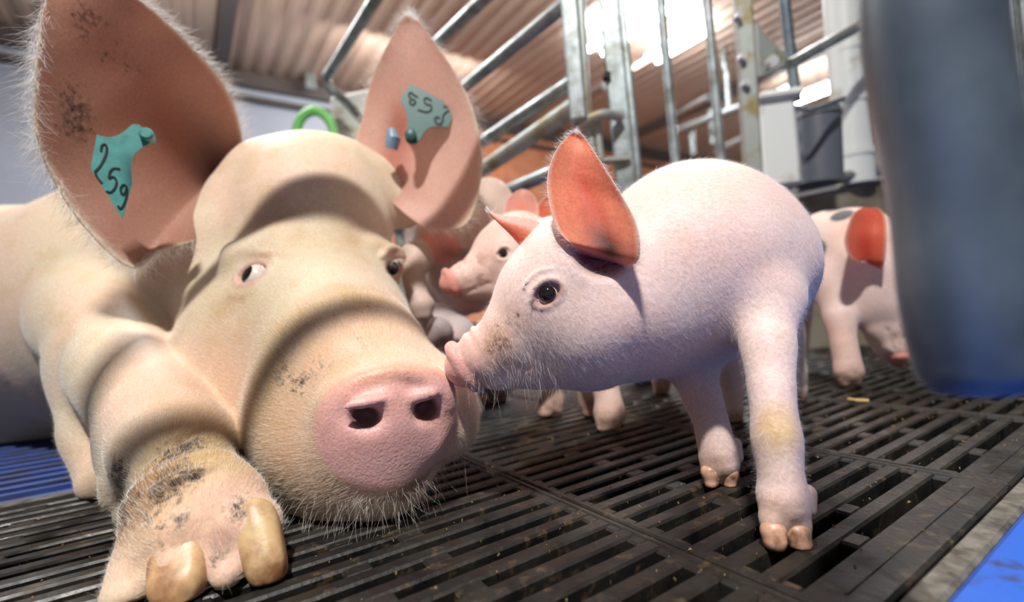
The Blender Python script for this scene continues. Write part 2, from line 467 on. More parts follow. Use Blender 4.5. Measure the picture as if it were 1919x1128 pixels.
def cap_obj(name, c, nvec, r, R, m, parent, k=0.6, n=24):
    """iris: a cap of a sphere of radius R around c facing nvec, angular half-size k rad, a hair proud"""
    nv = nrm(nvec); a = nrm(np.cross(nv, [0.3, 0.1, 1])); b = np.cross(nv, a); V = [np.asarray(c) + nv * R]; Fq = []
    rings = 6
    for i in range(1, rings + 1):
        th = k * i / rings
        for j in range(n):
            w = 2 * math.pi * j / n; V.append(np.asarray(c) + R * (math.cos(th) * nv + math.sin(th) * (math.cos(w) * a + math.sin(w) * b)))
    for j in range(n): Fq.append((0, 1 + j, 1 + (j + 1) % n))
    for i in range(rings - 1):
        for j in range(n): Fq.append((1 + i * n + j, 1 + (i + 1) * n + j, 1 + (i + 1) * n + (j + 1) % n, 1 + i * n + (j + 1) % n))
    return mesh_obj(name, V, Fq, m, parent)
# ------------------------------------------------------------------ the barn
M_black = mat('black_floor_plastic', C(46, 44, 44), 0.42, build=lambda nt, b: (
    noise_mix(nt, b, C(44, 42, 42), C(96, 80, 58), 75, .57, .78, prev=noise_mix(nt, None, C(19, 18, 18), C(48, 44, 38), 16, .4, .68)),
    noise_mix(nt, b, (.34, .34, .34), (.62, .62, .62), 35, .35, .65, inp='Roughness'), bump(nt, b, 210, .35, .0012)))
M_blue = mat('blue_floor_plastic', C(36, 108, 214), 0.4, build=lambda nt, b: (noise_mix(nt, b, C(26, 92, 200), C(46, 44, 44), 22, .60, .70), bump(nt, b, 150, .2, .001)))
M_blue_shaded = mat('shaded_blue_floor_plastic', C(14, 48, 118), 0.5, build=lambda nt, b: noise_mix(nt, b, C(14, 50, 124), C(22, 30, 44), 16, .42, .66))  # same blue flooring, with the shade it lies in put into the colour
M_concrete = mat('grey_edge_strip', C(112, 108, 100), 0.8, build=lambda nt, b: (noise_mix(nt, b, C(122, 118, 108), C(66, 62, 56), 60, .4, .65), bump(nt, b, 200, .4)))
M_pit = mat('dark_pit', C(20, 18, 17), 0.9)
M_wall = mat('blue_grey_wall_panel', C(176, 186, 204), 0.55, build=lambda nt, b: noise_mix(nt, b, C(190, 200, 218), C(178, 188, 206), 1.5, .35, .65))
M_orange = mat('orange_brick_wall', C(214, 130, 92), 0.8, build=lambda nt, b: noise_mix(nt, b, C(246, 170, 130), C(226, 146, 108), 5, .35, .65))
M_ceil = mat('tan_ceiling_sheet', C(176, 148, 132), 0.55, build=lambda nt, b: noise_mix(nt, b, C(206, 182, 166), C(184, 158, 140), 1.2, .35, .65))
M_trim = mat('dark_wall_trim', C(96, 88, 86), 0.6)
M_galv = mat('galvanized_steel', C(168, 178, 182), 0.38, 0.75, build=lambda nt, b: (noise_mix(nt, b, C(166, 176, 180), C(122, 126, 120), 30, .4, .68), noise_mix(nt, b, (.30, .30, .30), (.55, .55, .55), 22, .35, .65, inp='Roughness'), bump(nt, b, 90, .08)))
M_galv_dirty = mat('stained_galvanized_steel', C(170, 172, 162), 0.5, 0.45, build=lambda nt, b: (noise_mix(nt, b, C(158, 164, 160), C(138, 124, 82), 18, .52, .68), bump(nt, b, 90, .1)))
M_pipe = mat('worn_dark_steel', C(96, 108, 118), 0.45, 0.4, build=lambda nt, b: (noise_mix(nt, b, C(86, 96, 104), C(88, 66, 48), 26, .60, .75, prev=noise_mix(nt, None, C(66, 78, 88), C(122, 136, 144), 9, .35, .65)), bump(nt, b, 60, .08)))
M_plastic_white = mat('stained_white_plastic', C(214, 216, 212), 0.45, build=lambda nt, b: noise_mix(nt, b, C(218, 222, 220), C(150, 140, 108), 9, .55, .72))
M_dark_grey = mat('dark_grey_plastic', C(92, 98, 106), 0.4)
M_green = mat('green_plastic', C(120, 205, 110), 0.4)
M_board = mat('grubby_pen_board', C(128, 120, 104), 0.7, build=lambda nt, b: noise_mix(nt, b, C(142, 136, 120), C(92, 82, 66), 8, .4, .65))
M_bolt = mat('bolt_steel', C(214, 216, 216), 0.35, 0.3)
M_hole = mat('bolt_hole_shade', C(16, 16, 17), 0.7)  # black for the open bolt holes, their shade put into the colour
M_straw = mat('straw', C(206, 178, 110), 0.7)
M_crumb = mat('feed_crumb', C(140, 116, 74), 0.85)
def emit(name, col, st):
    def bld(nt, b):
        b.inputs['Emission Color'].default_value = (*col, 1); b.inputs['Emission Strength'].default_value = st
    return mat(name, (1, 1, 1), .5, build=bld)
M_tube = emit('lit_tube', (0.95, 0.98, 1.0), 45)

def structure(o): o['kind'] = 'structure'; return o

# ---- black slatted floor: panels 0.25 m long with staggered slots, laid side by side
fl = MB()
C0, C1, ROW, SLOT = .1025, .668, .0218, .0098
def panel(fl, s0, nrow=24):
    L = .25
    def bx(sa, sb, ca, cb, top=0.0, th=.022, ch=.0016):
        fl.box(SC((sa + sb) / 2, (ca + cb) / 2, top - th / 2), SD * (sb - sa) / 2, CD * (cb - ca) / 2, np.array([0, 0, th / 2]), ch)
    c = .1385
    bx(s0 + .0015, s0 + L - .0015, C0, c - SLOT / 2)
    for i in range(nrow):
        a, b2 = c - SLOT / 2, c + SLOT / 2
        br = ((0.0015, .014), (.078, .096), (.236, L - .0015)) if i % 2 == 0 else ((0.0015, .012), (.122, .140), (.238, L - .0015))
        for x0, x1 in br: bx(s0 + x0, s0 + x1, a - .001, b2 + .001, -.0004)
        nx = c + ROW - SLOT / 2 if i < nrow - 1 else C1
        bx(s0 + .0015, s0 + L - .0015, b2, nx)
        c += ROW
    # raised joint ribs
    bx(s0 + .001, s0 + .0065, C0, C1, .0008, .02, .0014); bx(s0 + L - .0065, s0 + L - .001, C0, C1, .0008, .02, .0014); bx(s0 + .02, s0 + L - .02, .1165, .1185, .0007, .004, .0006)
for k in range(-5, 5):
    if k >= -1: C1 = .820
    panel(fl, .245 + .25 * k, 24 if k < -1 else 31)
o = structure(fl.build('floor', M_black)); o['label'] = 'black slatted floor with staggered slots'
b = MB(); b.box(SC(.3, 1.5, -.24), SD * 3.6, CD * 3.8, np.array([0, 0, .01])); structure(b.build('floor', M_pit))
b = MB()
b.box(SC(.3, .0950, -.013), SD * 2.2, CD * .0068, np.array([0, 0, .0115]), .002); b.box(SC(-1.05, .676, -.012), SD * 1.0, CD * .007, np.array([0, 0, .0115]), .002)
structure(b.build('trim_1', M_concrete))
# blue plastic flooring on both sides of the black strip
b = MB()
b.box(SC(.3, .070, -.011), SD * 2.2, CD * .017, np.array([0, 0, .013]), .004)
for k in range(-10, 22):
    s = .10 * k + .02; b.box(SC(s, -.10, -.011), SD * .020, CD * .155, np.array([0, 0, .011]), .003)
    b.box(SC(s + .05, -.10, -.014), SD * .030, CD * .155, np.array([0, 0, .008]), .002)
    for j in range(5): b.box(SC(s + .05, .03 - .06 * j, -.009), SD * .012, CD * .018, np.array([0, 0, .0115]), .003)
o = structure(b.build('floor', M_blue)); o['label'] = 'bright blue plastic floor edge in the corner'
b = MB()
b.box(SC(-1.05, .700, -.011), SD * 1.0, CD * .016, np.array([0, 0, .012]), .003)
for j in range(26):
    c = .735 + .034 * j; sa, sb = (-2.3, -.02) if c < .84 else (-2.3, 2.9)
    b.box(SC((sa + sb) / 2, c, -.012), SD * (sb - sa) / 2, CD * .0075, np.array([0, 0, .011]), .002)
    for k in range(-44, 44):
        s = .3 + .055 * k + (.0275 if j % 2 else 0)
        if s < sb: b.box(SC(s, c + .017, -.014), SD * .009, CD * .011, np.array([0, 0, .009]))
o = structure(b.build('floor', M_blue_shaded)); o['label'] = 'blue plastic slats behind the black floor'
# straw
b = MB(); b.tube([FLOOR(1590, 748, .003), FLOOR(1604, 750, .0035), FLOOR(1628, 751, .003)], .0022, 8); tag(b.build('straw', M_straw, None, True), 'short pale piece of straw lying on the slats', 'straw')

# ---- walls and ceiling (room runs along the slats)
HC = 2.5; CW = 4.98
b = MB(); b.box(SC(-3.6, CW + .05, HC / 2), SD * 5.25, CD * .05, np.array([0, 0, HC / 2 + .1])); structure(b.build('wall_back', M_wall))
b = MB(); b.box(SC(4.9, CW + .04, HC / 2), SD * 3.25, CD * .06, np.array([0, 0, HC / 2 + .1]))
for k in range(6): b.box(SC(2.2 + k * 1.1, CW - .03, HC / 2), SD * .05, CD * .03, np.array([0, 0, HC / 2]))
structure(b.build('wall_back', M_orange))
b = MB(); b.box(SC(.8, CW - .03, HC - .05), SD * 9.5, CD * .05, np.array([0, 0, .06])); b.box(SC(.8, CW - .06, HC - .22), SD * 9.5, CD * .03, np.array([0, 0, .02])); structure(b.build('trim_2', M_trim))
b = MB(); b.box(SC(.8, 1.6, HC + .07), SD * 9.5, CD * 3.5, np.array([0, 0, .02]))
k = -8.0
while k < 9.5:                                   # trapezoid ribs of the roof sheets
    a = SC(k, -1.9, HC + .052); e = CD * 6.9
    pr = [a - SD * .045, a + SD * .045, a + SD * .025 - np.array([0, 0, .022]), a - SD * .025 - np.array([0, 0, .022])]
    b.prism(pr, e); k += .14
structure(b.build('ceiling', M_ceil))
b = MB()
for s in (-3.6, .35, 5.2): b.box(SC(s, 1.6, HC - .02), SD * .05, CD * 3.4, np.array([0, 0, .05]))
structure(b.build('trim_3', M_trim))
b = MB(); b.box(P(580, 128, 4.6), SD * .045, CD * .03, np.array([0, 0, .20])); structure(b.build('trim_4', M_galv))

# ---- lamps
def ceiling_light(px, py, Z, half, label, wdt=.10):
    c = P(px, py, Z); r = tag(empty('ceiling_light', c), label, 'ceiling light', 'tube lights under the barn roof')
    m = MB(); m.box(c + np.array([0, 0, .03]), CD * half, SD * wdt * .35, np.array([0, 0, .02]), .008); m.build('housing', M_plastic_white, r)
    for sgn in (-1, 1):
        t = MB(); t.tube([c + SD * sgn * wdt * .55 - CD * half * .95, c + SD * sgn * wdt * .55 + CD * half * .95], .025, 12); t.build('tube', M_tube, r, True)
    h = MB(); h.tube([c + np.array([0, 0, .07]), np.array([c[0], c[1], HC + .03])], .008, 8); h.build('hanger', M_galv, r, True)
ceiling_light(1196, 42, 3.9, .50, 'largest glaring tube light, left of the thin gate rod', .16)
ceiling_light(1270, 82, 4.3, .30, 'glaring tube light just right of the first thin gate rod', .12)
ceiling_light(1107, 30, 4.0, .16, 'small glaring tube light between the two end posts', .08)
ceiling_light(1535, 170, 5.0, .42, 'glaring tube light beside the stained white pipe', .14)
M_strip = emit('lit_strip', (1.0, .96, .88), 3.0)
def strip(px0, py0, px1, py1, Z, label):
    a = P(px0, py0, Z); d = CD * (-1); 
    e = P(px1, py1, Z * .8); r = tag(empty('light_strip', a), label, 'light strip')
    m = MB(); m.tube([a, e], .022, 12); m.build('tube', M_strip, r, True)
    m = MB(); u = np.array([0, 0, .045]); m.tube([a + u, e + u], .018, 8); m.build('rail', M_galv, r, True)
strip(1175, 135, 1238, 96, 5.2, 'dim light strip below the big glaring tube light'); strip(1434, 184, 1482, 160, 5.6, 'dim light strip between post and dark rod')
prl = tag(empty('pen_railing', P(1330, 240, 4.5)), 'pale far railing of neighbouring pens seen through the gate rods', 'railing')
for (x0, y0, x1, y1, Z) in ((1270, 245, 1395, 198, 4.6), (1262, 218, 1330, 182, 5.0), (1345, 285, 1400, 258, 4.2), (1105, 178, 1135, 160, 4.6)):
    b = MB(); b.tube([P(x0, y0, Z), P(x1, y1, Z * .85)], .032, 10); b.build('rail', M_galv, prl, True)
for (x, y0, y1, Z) in ((1295, 235, 290, 4.5), (1332, 205, 270, 4.4), (1362, 130, 210, 4.6), (1355, 92, 130, 4.6)):
    b = MB(); b.tube([P(x, y0, Z), P(x + 4, y1, Z)], .028, 10); b.build('post', M_galv, prl, True)

# ---- crate side: long rails running back from the end posts
side_root = tag(empty('farrowing_crate', FLOOR(1180, 716)), 'galvanized crate side of long sloping rails beside the right ear', 'crate side')
def along_cd(px, py, Z, tx):
    a = P(px, py, Z); lo, hi = 0, 6.0
    for _ in range(40):
        m = (lo + hi) / 2; q = a + CD * m; c = RW.T @ (q - EYE); x = CX + FPX * c[0] / -c[2]
        if x > tx: lo = m
        else: hi = m
    return depth(a + CD * lo)
def rail(px, py, Z, tx, ty, r, extra=(), m=M_galv, nm='rail'):
    zf = along_cd(px, py, Z, tx)
    pts = [P(px, py, Z), P(tx, ty, zf)] + [P(x, y, zf * k) for x, y, k in extra]
    if extra: pts = [pts[0]] + smooth_path([pts[0] * .06 + pts[1] * .94] + pts[1:], 6)
    b = MB(); b.tube(pts, r, 18); return b.build(nm, m, side_root, True)
rail(790, -140, .95, 612, 146, .0150, extra=((620, 166, 1.0), (648, 190, 1.0), (690, 236, 1.0)))
rail(1000, -90, .93, 716, 178, .0150)
rail(1062, 5, .92, 720, 288, .0145)
rail(1075, 152, .92, 730, 380, .0140)
rail(1082, 196, .92, 740, 430, .0180, m=M_galv_dirty)
rail(1100, 296, .92, 800, 420, .0150)
zq = along_cd(1075, 152, .92, 735)
b = MB(); q = P(735, 200, zq); b.tube([np.array([q[0], q[1], .001]), np.array([q[0], q[1], q[2]])], .022, 14); b.build('post', M_galv_dirty, side_root, True)
def post_line(px0, py0, px1, py1, Z, ext_top=.5, floor=True):
    a, b = P(px0, py0, Z), P(px1, py1, Z); d = nrm(a - b); top = a + d * ext_top
    if floor: bot = b - d * ((b[2] - .001) / d[2])
    else: bot = b
    return bot, top, d
def flat_post(px0, py0, px1, py1, Z, w, dep, m, nm, parent, floor=True, ext=.5, ch=.004):
    bot, top, d = post_line(px0, py0, px1, py1, Z, ext, floor); b = MB()
    xa = nrm(np.array([1, -.25, 0]) - d * d[0]); ya = np.cross(d, xa)
    b.box((bot + top) / 2, xa * w, ya * dep, (top - bot) / 2, ch); return b.build(nm, m, parent)
flat_post(1068, 0, 1086, 230, .90, .0155, .02, M_galv, 'post', side_root, False)
flat_post(1086, 0, 1098, 225, .915, .0100, .02, M_galv_dirty, 'post', side_root, False)
flat_post(1140, 0, 1172, 325, .95, .0195, .02, M_galv, 'post', side_root)
flat_post(1158, 0, 1190, 325, .96, .0125, .03, M_galv, 'post', side_root)
for (x, y, Z) in ((1092, 147, .895), (1139, 139, .925)):
    b = MB(); p = P(x, y, Z); b.tube([p, p + np.array([0, .02, 0])], .0065, 12); b.build('bolt_hole', M_hole, side_root, True)  # dark discs standing in for the shade inside the bolt holes
b = MB(); b.tube(smooth_path([P(1086, 236, .91), P(1105, 222, .90), P(1135, 214, .90), P(1163, 220, .92)], 6), .009, 12); b.build('latch', M_galv_dirty, side_root, True)
b = MB(); b.tube([P(1118, 228, .92), P(1126, 300, .92)], .0075, 12); b.tube([P(1104, 236, .92), P(1112, 290, .92)], .006, 12)
b.box(P(1150, 300, .93), np.array([.030, 0, 0]), np.array([0, .012, 0]), np.array([0, 0, .004]), .001); b.build('latch', M_galv_dirty, side_root, True)

# ---- gate of upright rods towards the right
gate = tag(empty('pen_gate', FLOOR(1400, 700)), 'pen gate of two thin upright rods and a bolted post behind the front piglet', 'gate')
def rod(px0, py0, px1, py1, Z, r, m=M_galv, parent=gate, nm='rod', floor=True):
    bot, top, d = post_line(px0, py0, px1, py1, Z, .5, floor); b = MB(); b.tube([bot, top], r, 16); return b.build(nm, m, parent, True)
rod(1238, 0, 1267, 313, 1.0, .0095); rod(1325, 0, 1352, 303, 1.05, .0098)
flat_post(1391, 0, 1409, 296, 1.08, .0175, .018, M_galv_dirty, 'post', gate)
for (x, y) in ((1384, 30), (1392, 107), (1399, 156)):
    b = MB(); p = P(x, y, 1.055); b.tube([p + np.array([0, .012, 0]), p - np.array([0, .006, 0])], [.009, .007], 12); b.build('bolt', M_bolt, gate, True)
b = MB(); Z = 1.10
b.prism([P(1420, 40, Z), P(1430, 62, Z), P(1476, 105, Z), P(1470, 122, Z), P(1424, 138, Z)], np.array([0, .02, 0])); b.build('bracket', M_galv_dirty, gate)
b = MB(); p = P(1444, 118, 1.085); b.tube([p, p + np.array([0, -.014, 0])], .012, 12); b.build('bolt', M_bolt, gate, True)
b = MB(); b.tube([P(1478, 122, 1.10), P(1560, 76, 1.14), P(1720, -10, 1.2)], .0125, 14); b.build('brace', M_galv, gate, True)
rod(1470, 0, 1492, 190, 1.2, .013, M_pipe, gate, 'rod', False)
# feeder with dark drum
fd = tag(empty('feeder', P(1480, 335, 1.15)), 'stained white plastic feeder box with dark grey drum beside the gate post', 'feeder')
b = MB(); b.box(P(1450, 275, 1.16), np.array([.040, -.008, 0]), np.array([.01, .045, 0]), np.array([0, 0, .105]), .008); b.box(P(1452, 190, 1.15), np.array([.046, -.009, 0]), np.array([.01, .05, 0]), np.array([0, 0, .008]), .004); b.build('box', M_plastic_white, fd)
b = MB(); b.tube([P(1535, 345, 1.2), P(1530, 222, 1.2)], .052, 28); b.tube([P(1530, 222, 1.2), P(1529, 208, 1.2)], [.056, .050], 28); b.build('drum', M_dark_grey, fd, True)
b = MB(); b.tube(smooth_path([P(1490, 200, 1.12), P(1520, 205, 1.08), P(1560, 192, 1.10), P(1580, 185, 1.12)], 6), .006, 10); b.build('hose', M_dark_grey, fd, True)
b = MB(); b.tube([P(1575, -60, 1.34), P(1582, 60, 1.34), P(1606, 345, 1.34)], .0455, 24)
for y in (95, 190, 288): x = 1580 + y * .076; b.tube([P(x, y - 7, 1.34), P(x + 1, y + 7, 1.34)], .0495, 24)
tag(b.build('drop_pipe', M_plastic_white, None, True), 'wide stained white drop pipe left of the thick front pipe', 'pipe')
# low pen wall with top rail behind the spotted piglet
pw = tag(empty('pen_wall', FLOOR(1600, 640)), 'low grubby pen wall with steel top rail behind the spotted piglet', 'pen wall')
a, e = P(1490, 352, 1.32), P(2050, 232, 1.32); b = MB(); b.tube([a, e], .0165, 14); b.build('top_rail', M_galv, pw, True)
b = MB(); m = (a + e) / 2; d = (e - a) / 2; hz = np.array([0, 0, 1.0]); top = m[2] - .03
b.prism([a + hz * -.024 + np.array([0, .02, 0]), e + hz * -.024 + np.array([0, .02, 0]), np.array([e[0], e[1] + .02, .0]), np.array([a[0], a[1] + .02, .0])], np.array([0, .03, 0])); b.build('board', M_board, pw)
# sheet steel hopper at the far right
hp = tag(empty('hopper', P(1925, 260, .62)), 'ribbed sheet steel hopper at the right behind the thick pipe', 'hopper')
b = MB(); b.box(P(1945, 60, .66), np.array([.058, .0, 0]), np.array([0, .03, 0]), np.array([0, 0, .135]), .004)
for k in range(3): b.box(P(1893 + 24 * k, 60, .63), np.array([.005, 0, 0]), np.array([0, .008, 0]), np.array([0, 0, .13]), .003)
b.build('body', M_galv, hp)
b = MB(); b.tube([P(1860, 258, .66), P(1990, 228, .66)], .008, 12); b.build('bar', M_galv, hp, True)

# ---- thick pipe hanging close to the lens
b = MB(); ZP = .155
pth = smooth_path([P(1704, -620, .170), P(1726, -240, .158), P(1738, 0, ZP), P(1760, 180, ZP), P(1796, 372, ZP), P(1816, 560, ZP), P(1842, 680, ZP)], 6)
rr = [.0180] * len(pth); d = nrm(pth[-1] - pth[-2])
pth += [pth[-1] + d * .004, pth[-1] + d * .0066, pth[-1] + d * .0075]; rr += [.0174, .0150, .010]
b.tube(pth, rr, 32); tag(b.build('steel_pipe', M_pipe, None, True), 'thick blurred dark steel pipe hanging close to the lens at the right', 'pipe')

# ---- green loop and white board by the back wall
b = MB(); Z = 1.55; b.tube(smooth_path([P(556, 285, Z), P(557, 240, Z), P(570, 216, Z), P(592, 208, Z), P(614, 222, Z), P(624, 245, Z), P(630, 285, Z)], 6), .0150, 14); tag(b.build('green_loop', M_green, None, True), 'bright green plastic loop rising behind the head of the sow', 'loop')
b = MB(); b.box(P(668, 290, 1.75), np.array([.085, -.02, 0]), np.array([0, .02, 0]), np.array([0, 0, .22]), .01); tag(b.build('white_board', M_plastic_white), 'white board behind the sow beside the green loop', 'board')

# ------------------------------------------------------------------ the sow
sow = tag(empty('sow', FLOOR(500, 950)), 'large cream sow lying on the black slats with two teal ear tags', 'pig')

def build_sow():
    f = Flesh((-1.15, 0.20, -0.012), (0.03, 1.30, 0.56), 0.0031)
    O = P(604, 508, .53); SN = P(727, 797, .362)
    F = nrm(SN - O); Rr = nrm(np.cross(F, [0, 0, 1])); 
    if Rr[0] < 0: Rr = -Rr
    U = nrm(np.cross(Rr, F));
    if U[2] < 0: U = -U
    # trunk, shoulder, neck
    f.cone(P(-560, 640, 1.15), P(40, 640, .96), .255, .245, .05)
    f.cone(P(40, 640, .96), P(300, 560, .84), .235, .20, .08)
    f.cone(P(300, 580, .82), P(500, 560, .68), .19, .125, .07)
    f.ell(P(360, 760, .72), (SD, CD, (0, 0, 1)), (.12, .11, .11), .05)
    # cranium, cheeks, jaw
    f.ell(P(585, 440, .645), (Rr, F, U), (.102, .105, .118), .05)
    f.ell(P(585, 365, .68), (Rr, F, U), (.082, .075, .082), .05)
    f.cone(P(583, 560, .575), P(652, 700, .455), .084, .073, .04)
    f.cone(P(655, 705, .455), P(706, 778, .40), .072, .060, .03)
    f.ell(P(462, 690, .555), (Rr, F, U), (.075, .105, .095), .05)
    f.ell(P(680, 660, .60), (Rr, F, U), (.055, .105, .09), .05)
    f.cone(P(520, 800, .515), P(655, 850, .425), .075, .058, .04)
    f.cone(P(655, 850, .425), P(722, 893, .386), .052, .028, .03)
    # muzzle cushions beside the snout
    f.ell(P(560, 790, .415), (Rr, F, U), (.030, .045, .040), .03)
    f.ell(P(835, 760, .43), (Rr, F, U), (.024, .045, .036), .03)
    # brow ridges, dish, nose roll
    f.cone(P(440, 478, .520), P(520, 462, .530), .010, .014, .03)
    f.cone(P(705, 470, .59), P(742, 480, .61), .012, .012, .03)
    f.cone(P(500, 620, .50), P(600, 555, .482), .014, .016, .03).cone(P(600, 555, .482), P(705, 585, .52), .016, .012, .03)
    # ear roots
    f.cone(P(495, 340, .65), P(440, 370, .635), .042, .026, .04).cone(P(470, 330, .635), P(405, 425, .605), .012, .016, .05)
    f.cone(P(660, 345, .69), P(735, 355, .71), .050, .034, .04).cone(P(690, 345, .685), P(765, 405, .69), .028, .016, .03)
    # foreleg stretched out to the front
    f.chain([(P(215, 590, .68), .092), (P(240, 690, .53), .054), (P(296, 785, .435), .0440), (P(326, 842, .392), .0415)], .008)
    f.chain([(P(328, 835, .396), .0420), (P(342, 880, .37), .0345), (P(368, 918, .35), .0325), (P(386, 955, .33), .033)], .008)
    f.cone(P(370, 838, .385), P(390, 846, .39), .018, .016, .012)
    # second fold of the leg: elbow on the floor and dew claw
    f.chain([(P(190, 690, .57), .050), (P(186, 800, .52), .035), (P(195, 900, .485), .023)], .02)
    f.chain([(P(262, 850, .43), .030), (P(248, 915, .40), .022), (P(240, 965, .385), .010)], .02)
    # toes: two main toes with a cleft
    f.chain([(P(375, 950, .325), .035), (P(345, 1000, .306), .024), (P(334, 1060, .290), .0150)], .010)
    f.chain([(P(425, 965, .322), .027), (P(468, 990, .312), .0200), (P(486, 1030, .302), .0125)], .010)
    f.chain([(P(300, 960, .325), .022), (P(265, 1040, .302), .015), (P(235, 1120, .283), .013)], .015)
    f.cone(P(400, 965, .318), P(424, 1078, .288), .020, .0085, .008)
    f.cone(P(415, 985, .283), P(425, 1080, .268), .004, .010, .008, sub=True)
    # snout disc
    DN = nrm(np.array([0.34, -0.93, -0.10]))
    DR = nrm(np.cross(DN, [0, 0, 1]));
    if DR[0] < 0: DR = -DR
    DU = nrm(np.cross(DR, DN));
    if DU[2] < 0: DU = -DU
    # roll of the disc: its upper edge drops a little to the left
    a = math.radians(4); DR, DU = DR * math.cos(a) + DU * math.sin(a), DU * math.cos(a) - DR * math.sin(a)
    DC = P(731, 788, .366)
    f.disc(DC - DN * .008, (DR, DU, DN), .0520, .0425, .015, .0100, .005, taper=0.13)
    f.ring(DC - DN * .024, (DR, DU), .0545, .0450, .0022, .006)
    f.ring(DC + DN * .0035, (DR, DU), .0420, .0365, .0042, .006, 0.1, math.pi - 0.1)
    f.ell(DC + DN * .002 - DU * .024, (DR, DU, DN), (.030, .016, .0085), .012)
    f.cone(DC + DN * .006 - DU * .012, DC + DN * .006 + DU * .020, .004, .006, .012)
    # mouth line and lower lip
    f.cone(P(600, 900, .405), P(725, 925, .372), .006, .007, .010, sub=True).cone(P(725, 925, .372), P(830, 880, .395), .007, .005, .010, sub=True)
    # nostrils
    for (x, y, w, h, dx) in ((684, 783, .0110, .0078, -.3), (797, 768, .0085, .0085, .2)):
        q = f.hit(x, y); f.ell(q + DN * .002, (DR + DU * .25 * np.sign(dx), DU - DR * .25 * np.sign(dx), DN), (w * 1.05, h, .016), .007, sub=True)
        f.ell(q + DN * .001 + DU * .011, (DR, DU, DN), (w * 1.3, .004, .004), .006)
    # eye sockets and lids
    eyes = []
    for (x, y, sgn) in ((471, 513, -1), (737, 503, 1)):
        q = f.hit(x, y); nv = f.normal(q, .012)
        tv = nrm(np.cross([0, 0, 1], nv)); uv = np.cross(nv, tv)
        f.ell(q + nv * .003, (tv, uv, nv), (.0225, .0140, .014), .004, sub=True)
        ce = q - nv * .0090
        f.ring(q + uv * .001 - nv * .001, (tv, uv), .0225, .0142, .0020, .004)
        f.ring(q + uv * .004 - nv * .002, (tv, uv), .027, .021, .0022, .005, .35, math.pi - .35)
        f.ring(q - uv * .005 - nv * .0045, (tv, uv), .024, .022, .0018, .006, math.pi + .3, 2 * math.pi - .3)
        eyes.append((ce, nv, tv, uv))
    # skin folds of the wrist
    for (x0, y0, x1, y1, zz) in ((275, 905, 425, 850, .352), (300, 935, 405, 885, .335), (265, 870, 400, 800, .372)):
        p0 = f.hit(x0, y0); p1 = f.hit((x0 + x1) / 2, (y0 + y1) / 2 - 10); p2 = f.hit(x1, y1)
        f.cone(p0, p1, .0022, .0026, .006, sub=True); f.cone(p1, p2, .0026, .0022, .006, sub=True)
    f.floor_cut(.001)
    V, Q = f.mesh()

    # ---------------- colours of the hide
    col = np.tile(C(216, 200, 174), (len(V), 1))
    n1 = fbm(V, 9, 3); n2 = fbm(V, 45, 3); n3 = fbm(V, 160, 2)
    def near(px, py, r, soft=.5, hitp=None):
        c = f.hit(px, py) if hitp is None else hitp
        return 1 - sstep(r * soft, r, np.linalg.norm(V - c, axis=1))
    def paint(m, c): 
        nonlocal col
        m = np.clip(m, 0, 1)[:, None]; col = col * (1 - m) + np.asarray(c) * m
    dirt = np.zeros(len(V))
    def soil(m):
        nonlocal dirt
        dirt = np.maximum(dirt, np.clip(m, 0, 1))
    paint(sstep(.45, .65, n1) * .5, C(228, 186, 165))                               # pinker patches
    paint(sstep(.5, .7, n2) * .35, C(205, 175, 128))
    for (x, y, r, k) in ((450, 650, .09, .6), (560, 640, .09, .45), (480, 820, .11, .95), (430, 760, .09, .8), (400, 560, .07, .35), (620, 570, .05, .5), (720, 575, .05, .5), (330, 860, .06, .4), (600, 430, .10, .35), (560, 900, .09, .5), (700, 560, .07, .4)):
        paint(near(x, y, r, .2) * k * (.5 + n2), C(174, 142, 88))                  # yellow staining
    paint(near(350, 720, .10, .3) * .5, C(231, 190, 172))
    # muzzle: pink fading to the disc
    mz = 1 - sstep(.075, .125, np.linalg.norm(V - DC, axis=1)); paint(mz * .55, C(226, 184, 158))
    paint(near(630, 640, .055, .2) * sstep(.4, .6, n2) * .5, C(205, 160, 118))
    dd = (V - (DC - DN * .008)); u = dd @ DR; v = dd @ DU; w = dd @ DN
    disc = (1 - sstep(.95, 1.12, np.abs(u / .0520) ** 2.2 + np.abs(v / .0425) ** 2.2)) * sstep(-.012, -.002, w)
    paint(disc, C(226, 172, 165)); paint(disc * sstep(.5, .7, n2) * .4, C(216, 158, 138))
    paint(disc * sstep(.022, .040, v) * .6, C(222, 165, 125))
    paint(disc * (1 - sstep(-.030, -.005, v)) * .5, C(232, 188, 186))
    for (x, y) in ((684, 783), (797, 768)): paint(near(x, y, .016, .55) * .9, C(92, 56, 50))
    # lip, darker along the mouth line
    lip = 1 - sstep(.003, .012, np.abs((V - f.hit(725, 928)) @ U) + 0 * n1); paint(lip * near(725, 925, .06, .4) * .75, C(120, 84, 72))
    # eyes: pink rims, stained skin under them
    for ce, nv, tv, uv in eyes:
        e = V - ce; rr = np.sqrt((e @ tv / .024) ** 2 + (e @ uv / .017) ** 2); on = sstep(-.02, .0, e @ nv)
        paint((1 - sstep(.75, 1.25, rr)) * on * .75, C(206, 160, 150))
        under = np.exp(-((e @ uv + .030) / .014) ** 2 - ((e @ tv) / .024) ** 2) * on; paint(under * .6 * (.5 + n3), C(166, 128, 92))
        over = np.exp(-((e @ uv - .022) / .006) ** 2 - ((e @ tv) / .028) ** 2) * on; paint(over * .6, C(160, 112, 88))  # shade of the lid crease painted above the eye
    # dirt on the nose bridge and the cheeks
    for (x, y, r, k) in ((560, 720, .022, .9), (600, 700, .03, .6), (530, 700, .02, .8), (545, 650, .02, .5), (680, 640, .03, .5), (640, 575, .03, .45), (700, 570, .03, .5)):
        soil(near(x, y, r, .1) * k * .62)
